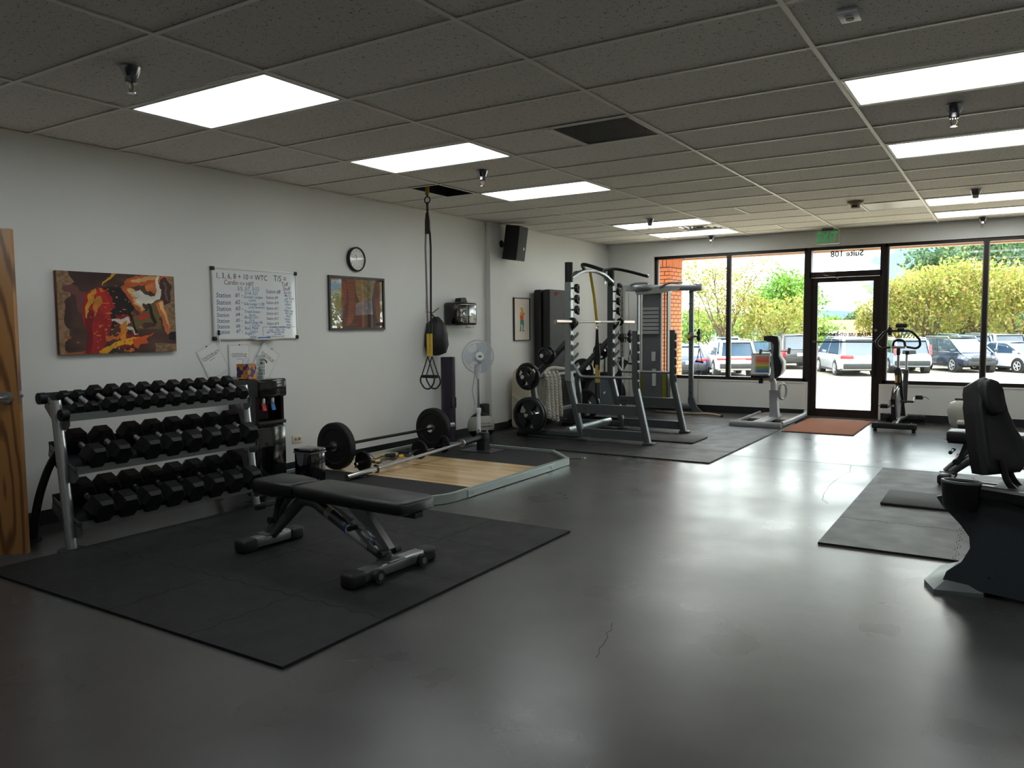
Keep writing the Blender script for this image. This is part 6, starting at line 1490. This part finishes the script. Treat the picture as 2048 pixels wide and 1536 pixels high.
for z in (.13, 1.84): ctp(MB().bx(tc_.x - .26, tc_.x + .26, tc_.y - .08, tc_.y + .10, z, z + .05), 'tower_plate', ctg)
LBAR = thing('lat_bar', 'pale bent cable bar lying on the floor behind the cable trainer', 'bar', (1.75, 11.35, 0))
MB().tube(rnd([(-.75, .08, .016), (-.15, .0, .016), (.12, -.02, .03), (.34, -.10, .016)], .08), .0155, 8).build('bar', mat('bar_pale', (176, 166, 148), .4, metal=.6), LBAR)
MB().cyl((.34, -.10, .016), (.36, -.107, .0155), .0165, n=8).build('end_cap', blk_m, LBAR)
# ================================================================== RIGHT SIDE
# ---- door mat and threshold tape
DM = thing('door_mat', 'rust-brown door mat before the glass door', 'door mat', (3.65, 10.80, .0006))
MB().rbox((0, 0, .004), (.84, 1.52, .008), .003).build('backing', mat('mat_edge', (92, 60, 46), .8), DM)
MB().box((0, 0, .0095), (.815, 1.495, .005)).build('pile', mat('coir_rust', (158, 98, 70), .95, var=.2, vscale=90, bump=.8, bscale=260), DM)
DM2 = thing('door_mat', 'pale grey flat mat strip between the glass door and the rust mat', 'door mat', (3.60, 11.60, .0006))
MB().box((0, 0, .0015), (.72, .30, .003)).build('sheet', mat('mat_clear', (120, 122, 126), .3), DM2)
RG = thing('rug', 'brown rug under the far bench at the right', 'rug', (5.84, 8.80, .0006))
MB().rbox((0, 0, .004), (1.30, .66, .008), .003).build('backing', mat('mat_edge', (92, 60, 46), .8), RG); MB().box((0, 0, .0095), (1.27, .63, .005)).build('pile', mat('coir_rust', (158, 98, 70), .95), RG)

# ---- upper-body ergometer
UB = thing('arm_ergometer', 'grey and black arm ergometer on a wide base between window and door', 'exercise machine', (2.88, 11.0, 0))
ugr = mat('ergometer_grey', (146, 148, 152), .42); ubk = mat('ergometer_black', (20, 20, 21), .4); uwh = mat('ergometer_white', (196, 196, 194), .4)
MB().prism([(-.33, -.10), (.26, -.10), (.30, .62), (.24, .76), (-.26, .76), (-.32, .60)], (.0, 0, .02), (1, 0, 0), (0, 1, 0), .03).build('deck', mat('deck_grey', (116, 112, 110), .55), UB)
MB().sweep(rnd([(.27, -.60, .05), (.29, -.1, .05), (.31, .55, .06), (.28, .76, .09)], .1), sq_prof(.02, .03), (0, 0, 1)).build('side_rail', ugr, UB); MB().sweep(rnd([(-.30, -.60, .05), (-.31, .55, .06)], .1), sq_prof(.015, .025), (0, 0, 1)).build('side_rail', ugr, UB)
MB().prism([(-.09, -.66), (.06, -.66), (.07, .30), (-.07, .30)], (0, 0, .045), (1, 0, 0), (0, 1, 0), .03).build('centre_beam', ugr, UB)
MB().sweep([(-.37, -.70, .05), (.29, -.70, .05)], [(.055 * math.cos(R(a)), .05 * math.sin(R(a)) - .02) for a in range(0, 181, 20)] + [(-.055, -.045), (.055, -.045)], (0, 0, 1)).build('front_step', mat('step_grey', (120, 120, 124), .45), UB)
MB().loft([[(x * k + o_, y * k + .05, z) for x, y in ((-.055, -.06), (.055, -.06), (.055, .06), (-.055, .06))] for z, k, o_ in ((.07, 1.15, .02), (.12, 1.0, .02), (.44, .85, .0))]).build('column', ugr, UB)
MB().sweep(rnd([(.0, .05, .42), (.0, .05, .56), (-.05, .05, .60), (-.16, .0, .60)], .1, 6), sq_prof(.035, .04), (0, 1, 0)).build('elbow', uwh, UB)
MB().rbox((-.15, -.04, .635), (.24, .20, .05), .022, seg=3).build('seat', ubk, UB); MB().cyl((-.15, -.04, .53), (-.15, -.04, .61), .03, n=12).build('seat_post', ubk, UB)
MB().prism([(-.02, .60), (.05, .60), (.06, .9), (.03, 1.14), (-.02, 1.10), (.0, .9)], (0, .02, 0), (1, 0, 0), (0, 0, 1), .10).build('mast', ugr, UB)
MB().prism([(.05, .60), (.12, .66), (.14, .78), (.09, .90), (.09, 1.10), (.07, 1.18), (.0, 1.19), (-.10, 1.18), (-.11, 1.12), (.0, 1.10), (.03, 1.06), (.02, .90)], (0, .03, 0), (1, 0, 0), (0, 0, 1), .12).build('shroud', ubk, UB)
MB().prism([(.125, .66), (.165, .72), (.165, .84), (.11, .92), (.11, 1.10), (.085, 1.18), (.075, 1.18), (.095, 1.08), (.095, .91), (.145, .82), (.145, .74)], (0, .035, 0), (1, 0, 0), (0, 0, 1), .13).build('shroud_edge', uwh, UB)
MB().prism([(-.035, 1.10), (-.015, 1.10), (-.005, 1.185), (-.025, 1.185)], (-.02, .026, 0), (1, 0, 0), (0, 0, 1), .012).build('orange_stripe', mat('stripe_orange', (214, 120, 40), .5), UB)
MB().cyl((-.16, -.02, .975), (.20, -.02, .975), .009, n=8).build('crank_axle', chrome, UB); MB().cyl((-.03, -.035, .965), (.02, -.02, .985), .03, n=12).build('crank_hub', ubk, UB)
for x, dz in ((-.17, -.01), (.21, .01)): MB().cyl((x, -.02, .93 + dz), (x + .01, -.02, 1.01 + dz), .02, n=12).build('hand_grip', mat('grip_grey', (110, 112, 114), .6), UB)
MB().ring((.11, .09, .42), .105, .018, (1, -.25, 0), 30, 8).build('wheel_ring', ugr, UB); MB().cyl((.10, .09, .42), (.12, .086, .42), .088, n=28).build('wheel_disc', ubk, UB)
MB().tube([(-.05, -.02, 1.10), (-.05, -.02, .98)], .006, 5).build('stay', chrome, UB)
CH = thing('colour_chart', 'white board with a rainbow effort chart propped on the arm ergometer seat', 'chart', (2.735, 10.93, .661), (R(-8), 0, R(12)))
MB().bx(-.13, .12, 0, .006, 0, .29).build('board', mat('chart_board', (214, 216, 216), .4), CH)
def rainbow_fn(U, Vv):
    cs = [L3(70, 100, 170), L3(90, 130, 120), L3(120, 150, 80), L3(196, 180, 80), L3(212, 140, 70), L3(206, 96, 74), L3(204, 110, 96), L3(206, 130, 120)]
    i = np.clip((Vv * 8).astype(int), 0, 7); c = np.array(cs)[i]; w = ((Vv * 24) % 1 < .18) | (U < .12); c[w] = c[w] * .6 + .25; return c
print_grid('rainbow_chart', .19, .23, 40, 48, rainbow_fn, print_mat('rainbow_ink', .5), CH, (-.085, -.0006, .02), (1, 0, 0), (0, 0, 1))
MB().bx(-.12, .11, -.0004, 0, .268, .274).build('clip_edge', blk_m, CH)

# ---- spin bike, seen from the front
SB2 = thing('exercise_bike', 'black upright spin bike with wide handlebar right of the glass door', 'exercise bike', (4.44, 11.2, 0))
bkf = mat('bike_black', (28, 28, 30), .42); bks = mat('bike_silver', (176, 178, 180), .28, metal=.8)
for y, nm in ((-.55, 'front_stabiliser'), (.55, 'rear_stabiliser')):
    MB().sweep([(-.25, y, .075), (.25, y, .075)], sq_prof(.035, .035), (0, 0, 1)).build(nm, bkf, SB2)
    for s_ in (-1, 1): MB().cyl((s_ * .215, y, 0), (s_ * .215, y, .045), .022, n=12).build('level_foot', blk_m, SB2); MB().rbox((s_ * .19, y - .01, .085), (.025, .085, .06), .008).build('clamp', steel_d, SB2)
MB().sweep([(.0, -.55, .09), (.0, -.2, .12), (.02, .55, .09)], sq_prof(.03, .022), (0, 0, 1)).build('base_beam', bks, SB2)
MB().sweep([(0, .30, .10), (0, -.10, .50), (0, -.30, .74)], sq_prof(.03, .04), (1, 0, 0)).build('main_frame', bkf, SB2)
MB().sweep([(0, -.32, .60), (0, -.30, .78)], sq_prof(.028, .028), (1, 0, 0)).build('head_tube', bkf, SB2); MB().cyl((0, -.31, .74), (0, -.31, 1.00), .017, n=12).build('handlebar_post', bks, SB2)
MB().sweep([(.03, .20, .30), (.03, .32, .72)], sq_prof(.025, .03), (1, 0, 0)).build('seat_tube', bkf, SB2); MB().cyl((.03, .32, .70), (.03, .345, .93), .015, n=12).build('seat_post', bks, SB2)
MB().lathe([(.02, -.012), (.19, -.010), (.205, -.016), (.215, 0), (.205, .016), (.19, .010), (.02, .012)], (0, -.22, .32), (1, 0, 0), n=40, cap=False).build('flywheel', bks, SB2)
MB().prism([(-.30, .10), (.10, .18), (.28, .34), (.25, .44), (.05, .46), (-.22, .54), (-.32, .50), (-.42, .40)], (-.055, -.06, 0), (0, 1, 0), (0, 0, 1), .05).build('chain_guard', bkf, SB2)
MB().tube(rnd([(-.03, -.44, .30), (-.03, -.40, .48), (-.02, -.25, .55), (0, -.1, .54)], .08), .02, 8).build('flywheel_guard', bks, SB2)
MB().tube(rnd([(-.09, -.32, 1.04), (-.20, -.30, 1.02), (-.25, -.30, 1.06), (-.25, -.34, 1.12), (-.15, -.42, 1.235), (-.12, -.43, 1.245), (.13, -.43, 1.245), (.16, -.42, 1.23), (.235, -.34, 1.14), (.24, -.30, 1.06), (.20, -.30, 1.025), (.09, -.32, 1.045)], .03, 4), .015, 10).build('handlebar', bkf, SB2)
MB().tube(rnd([(-.065, -.32, 1.045), (-.055, -.32, 1.11), (-.02, -.32, 1.13), (.03, -.32, 1.13), (.065, -.32, 1.11), (.075, -.32, 1.045)], .03), .016, 8).build('inner_loop', bkf, SB2)
MB().rbox((0, -.31, 1.04), (.16, .06, .03), .01).build('bar_bracket', bks, SB2); MB().rbox((0, -.31, .985), (.045, .05, .09), .01).build('stem_clamp', bkf, SB2)
MB().rbox((.04, -.44, 1.31), (.13, .04, .055), .024, seg=3).build('display', blk_m, SB2); MB().rbox((.035, -.44, 1.255), (.085, .04, .05), .008).build('display_mount', bkf, SB2)
MB().cyl((-.09, -.43, 1.19), (-.09, -.43, 1.29), .022, n=12).cyl((-.09, -.43, 1.29), (-.09, -.43, 1.315), .008, n=8).rbox((-.09, -.43, 1.245), (.06, .045, .05), .01).build('phone_clip', blk_m, SB2)
MB().loft([[(x * k, y, z) for x, z in ((-.5, -.02), (.5, -.02), (.45, .03), (-.45, .03))] for y, k, in ((.22, .05), (.30, .07), (.40, .16), (.47, .17), (.49, .12))]).build('seat', blk_m, SB2)
for v in SB2.children:
    if v.name.startswith('seat') and not v.name.startswith(('seat_t', 'seat_p')): v.location = (.05, -.02, .95)
MB().cyl((-.11, -.06, .34), (.16, -.06, .34), .014, n=10).build('crank_axle', steel_d, SB2)
for s_ in (-1, 1):
    x = -.11 if s_ < 0 else .16; pz = .27 if s_ < 0 else .38; py = -.16 if s_ < 0 else .05
    MB().sweep([(x, -.06, .34), (x, py, pz)], sq_prof(.008, .014), (1, 0, 0)).build('crank_arm', bks, SB2)
    p = MB().rbox((x + s_ * .055, py, pz), (.09, .10, .03), .008).rbox((x + s_ * .055, py - .03, pz + .02), (.085, .05, .045), .012).build('pedal', bkf, SB2)
    MB().tube(rnd([(x + s_ * .09, py - .04, pz + .02), (x + s_ * .14, py - .05, pz + .02), (x + s_ * .17, py - .05, pz - .01)], .02), .004, 5).build('pedal_strap', blk_m, p)
MB().cyl((-.012, -.36, .60), (-.012, -.36, .69), .012, n=8).build('brake_knob', mat('brake_orange', (206, 150, 50), .45), SB2)

# ---- recumbent bike in the right foreground
RBK = thing('recumbent_bike', 'dark grey recumbent exercise bike with black seat in the right foreground', 'exercise bike', (5.69, 4.55, 0), (0, 0, R(-10)))
rgr = mat('bike_shroud', (52, 58, 62), .42); rlt = mat('bike_foot_grey', (104, 112, 112), .4, metal=.3); rvin = mat('seat_vinyl', (22, 23, 26), .55, bump=.1, bscale=200); rsh = mat('seat_shell', (14, 14, 15), .3)
# local x forward (to the right), y away from the camera, z up
shp = [(-.26, .50), (-.34, .47), (-.315, .43), (-.23, .345), (-.19, .29), (-.185, .235), (-.22, .16), (-.285, .10), (-.30, .055), (-.26, .035), (.1, .02), (.9, .02), (.95, .12), (.9, .45), (.5, .52), (.2, .42), (.1, .44), (-.1, .50)]
for nm, y0, th in (('shroud', -.20, .03), ('shroud', .17, .03)): MB().prism(shp, (0, y0 + th, 0), (1, 0, 0), (0, 0, 1), th).build(nm, rgr, RBK)
MB().prism([(p[0] * .985, p[1] * .985 + .003) for p in shp], (0, .17, 0), (1, 0, 0), (0, 0, 1), .34).build('core', rgr, RBK)
MB().loft([[(x, y, z) for x, y in pts] for z, pts in ((.0, ((-.40, -.14), (-.32, -.28), (-.12, -.20), (-.12, .28), (-.32, .30), (-.40, .16))), (.02, ((-.40, -.14), (-.32, -.28), (-.12, -.20), (-.12, .28), (-.32, .30), (-.40, .16))), (.065, ((-.31, -.12), (-.28, -.18), (-.12, -.16), (-.12, .22), (-.28, .22), (-.31, .14))))]).build('rear_foot', rlt, RBK, ang=20)
MB().cyl((-.10, -.2005, .105), (-.10, -.205, .105), .006, n=8).build('screw', blk_m, RBK)
MB().rbox((.12, 0, .49), (.52, .40, .07), .03, seg=3).build('seat_cushion', rvin, RBK)
# backrest: outline in its own plane, leaning back
bo = [(-.13, -.25), (.13, -.25), (.205, -.19), (.20, -.08), (.15, .01), (.12, .11), (.115, .17), (.085, .205), (.08, .25), (.06, .30), (.0, .325), (-.06, .30), (-.08, .25), (-.085, .205), (-.10, .17), (-.105, .11), (-.115, .01), (-.125, -.08), (-.13, -.19)]
bo = [(x * .87, y * .86 + .0) for x, y in bo]
lean = rotm(0, -15, 0) ; bc = V(-.16, .06, .785); yawb = rotm(0, 0, -28)
def brest(z): return [yawb @ (lean @ V(z, x, y)) + bc for x, y in bo]
def ringk(d, k): return [yawb @ (lean @ V(d, x * k, (y - .03) * k + .03)) + bc for x, y in bo]
MB().loft([ringk(-.075, .86), ringk(-.07, .93), ringk(-.01, .99)]).build('back_shell', rsh, RBK, ang=35)
MB().loft([ringk(-.01, .99), ringk(.02, 1.0), ringk(.035, .96), ringk(.042, .86), ringk(.034, .55)]).build('back_cushion', rvin, RBK, ang=60)
hp = [(x * .9, y * .87) for x, y in [(-.075, .14), (-.05, .10), (0, .085), (.05, .10), (.075, .14), (.078, .24), (.05, .29), (0, .305), (-.05, .29), (-.078, .24)]]
MB().loft([[yawb @ (lean @ V(d, x * k, (y - .175) * k + .175)) + bc for x, y in hp] for d, k in ((.03, 1), (.052, .98), (.064, .86), (.06, .5))]).build('head_pad', rvin, RBK, ang=60)
for s_ in (-1, 1): MB().tube(rnd([V(-.10, .04 + s_ * .06, .66), V(-.07, .03 + s_ * .06, .55), V(-.02, .03 + s_ * .06, .50)], .05), .016, 8).build('back_support', rsh, RBK)
MB().sweep(rnd([(-.20, -.235, .53), (.06, -.26, .52), (.55, -.25, .50)], .08), sq_prof(.024, .03), (0, 0, 1)).build('side_arm', rsh, RBK); MB().sweep([(.02, -.262, .548), (.28, -.256, .538)], sq_prof(.010, .004), (0, 0, 1)).build('arm_trim', mat('arm_trim_tan', (130, 124, 108), .35, metal=.5), RBK)
MB().rbox((.36, -.255, .545), (.14, .05, .02), .009).build('sensor_plate', mat('sensor_silver', (150, 148, 138), .3, metal=.8), RBK)
cup = [(.088 * math.cos(R(a)) * (1 if abs(math.cos(R(a))) < .9 else 1), (.055) * math.sin(R(a))) for a in range(0, 360, 20)]
MB().loft([[(-.22 + x * k, -.255 + y * k, z) for x, y in cup] for z, k in ((.43, .80), (.45, .9), (.555, 1.0), (.565, .99), (.565, .86), (.56, .84), (.47, .76))], cap=True).build('cup_holder', rsh, RBK)
MB().loft([[(-.22 + x * k, -.255 + y * k, z) for x, y in cup] for z, k in ((.564, 1.02), (.575, 1.0), (.575, .88), (.564, .86))], cap=False).build('cup_rim', rlt, RBK)
MB().tube(rnd([(.10, -.212, .40), (.16, -.225, .375), (.26, -.22, .345), (.28, -.205, .36)], .04), .014, 8).build('adjust_lever', mat('lever_yellow', (214, 160, 40), .45), RBK)
MB().cyl((-.28, -.19, .46), (-.255, -.195, .43), .006, n=6).build('pin', chrome, RBK)

# ---- second bench and front machine behind it
WB2 = thing('weight_bench', 'second adjustable weight bench partly hidden behind the recumbent bike', 'bench', (5.76, 7.44, .0138), (0, 0, R(-4)))
bench_parts(WB2)
EL = thing('stepper_machine', 'pale grey exercise machine by the window behind the recumbent seat', 'exercise machine', (5.27, 10.95, 0))
elw = mat('machine_pearl', (186, 186, 178), .35)
MB().loft([[(x * k, y * k, z) for x, y in ((-.28, -.08), (-.18, -.14), (.25, -.14), (.3, 0), (.25, .14), (-.18, .14), (-.28, .08))] for z, k in ((.05, .7), (.12, .9), (.28, 1), (.36, .9), (.40, .6))]).build('shroud', elw, EL, ang=50)
MB().loft([[(.10 + x * k, -.02 + y * k, z) for x, y in ((-.2, -.10), (.25, -.13), (.25, .13), (-.2, .10))] for z, k in ((.10, .8), (.22, 1), (.40, .6), (.46, .2))]).build('hood', mat('machine_smoke', (58, 56, 58), .35), EL, ang=40)
MB().tube(rnd([(.15, 0, .38), (.02, -.02, .41), (-.20, -.04, .41)], .04), .014, 8).build('handle', blk_m, EL)
MB().rbox((.05, -.30, .16), (.42, .16, .05), .02).build('pedal', elw, EL); MB().rbox((.05, -.30, .115), (.40, .14, .05), .02).build('pedal_base', blk_m, EL)
MB().rbox((.1, -.05, .03), (.7, .3, .05), .02).build('base', blk_m, EL)
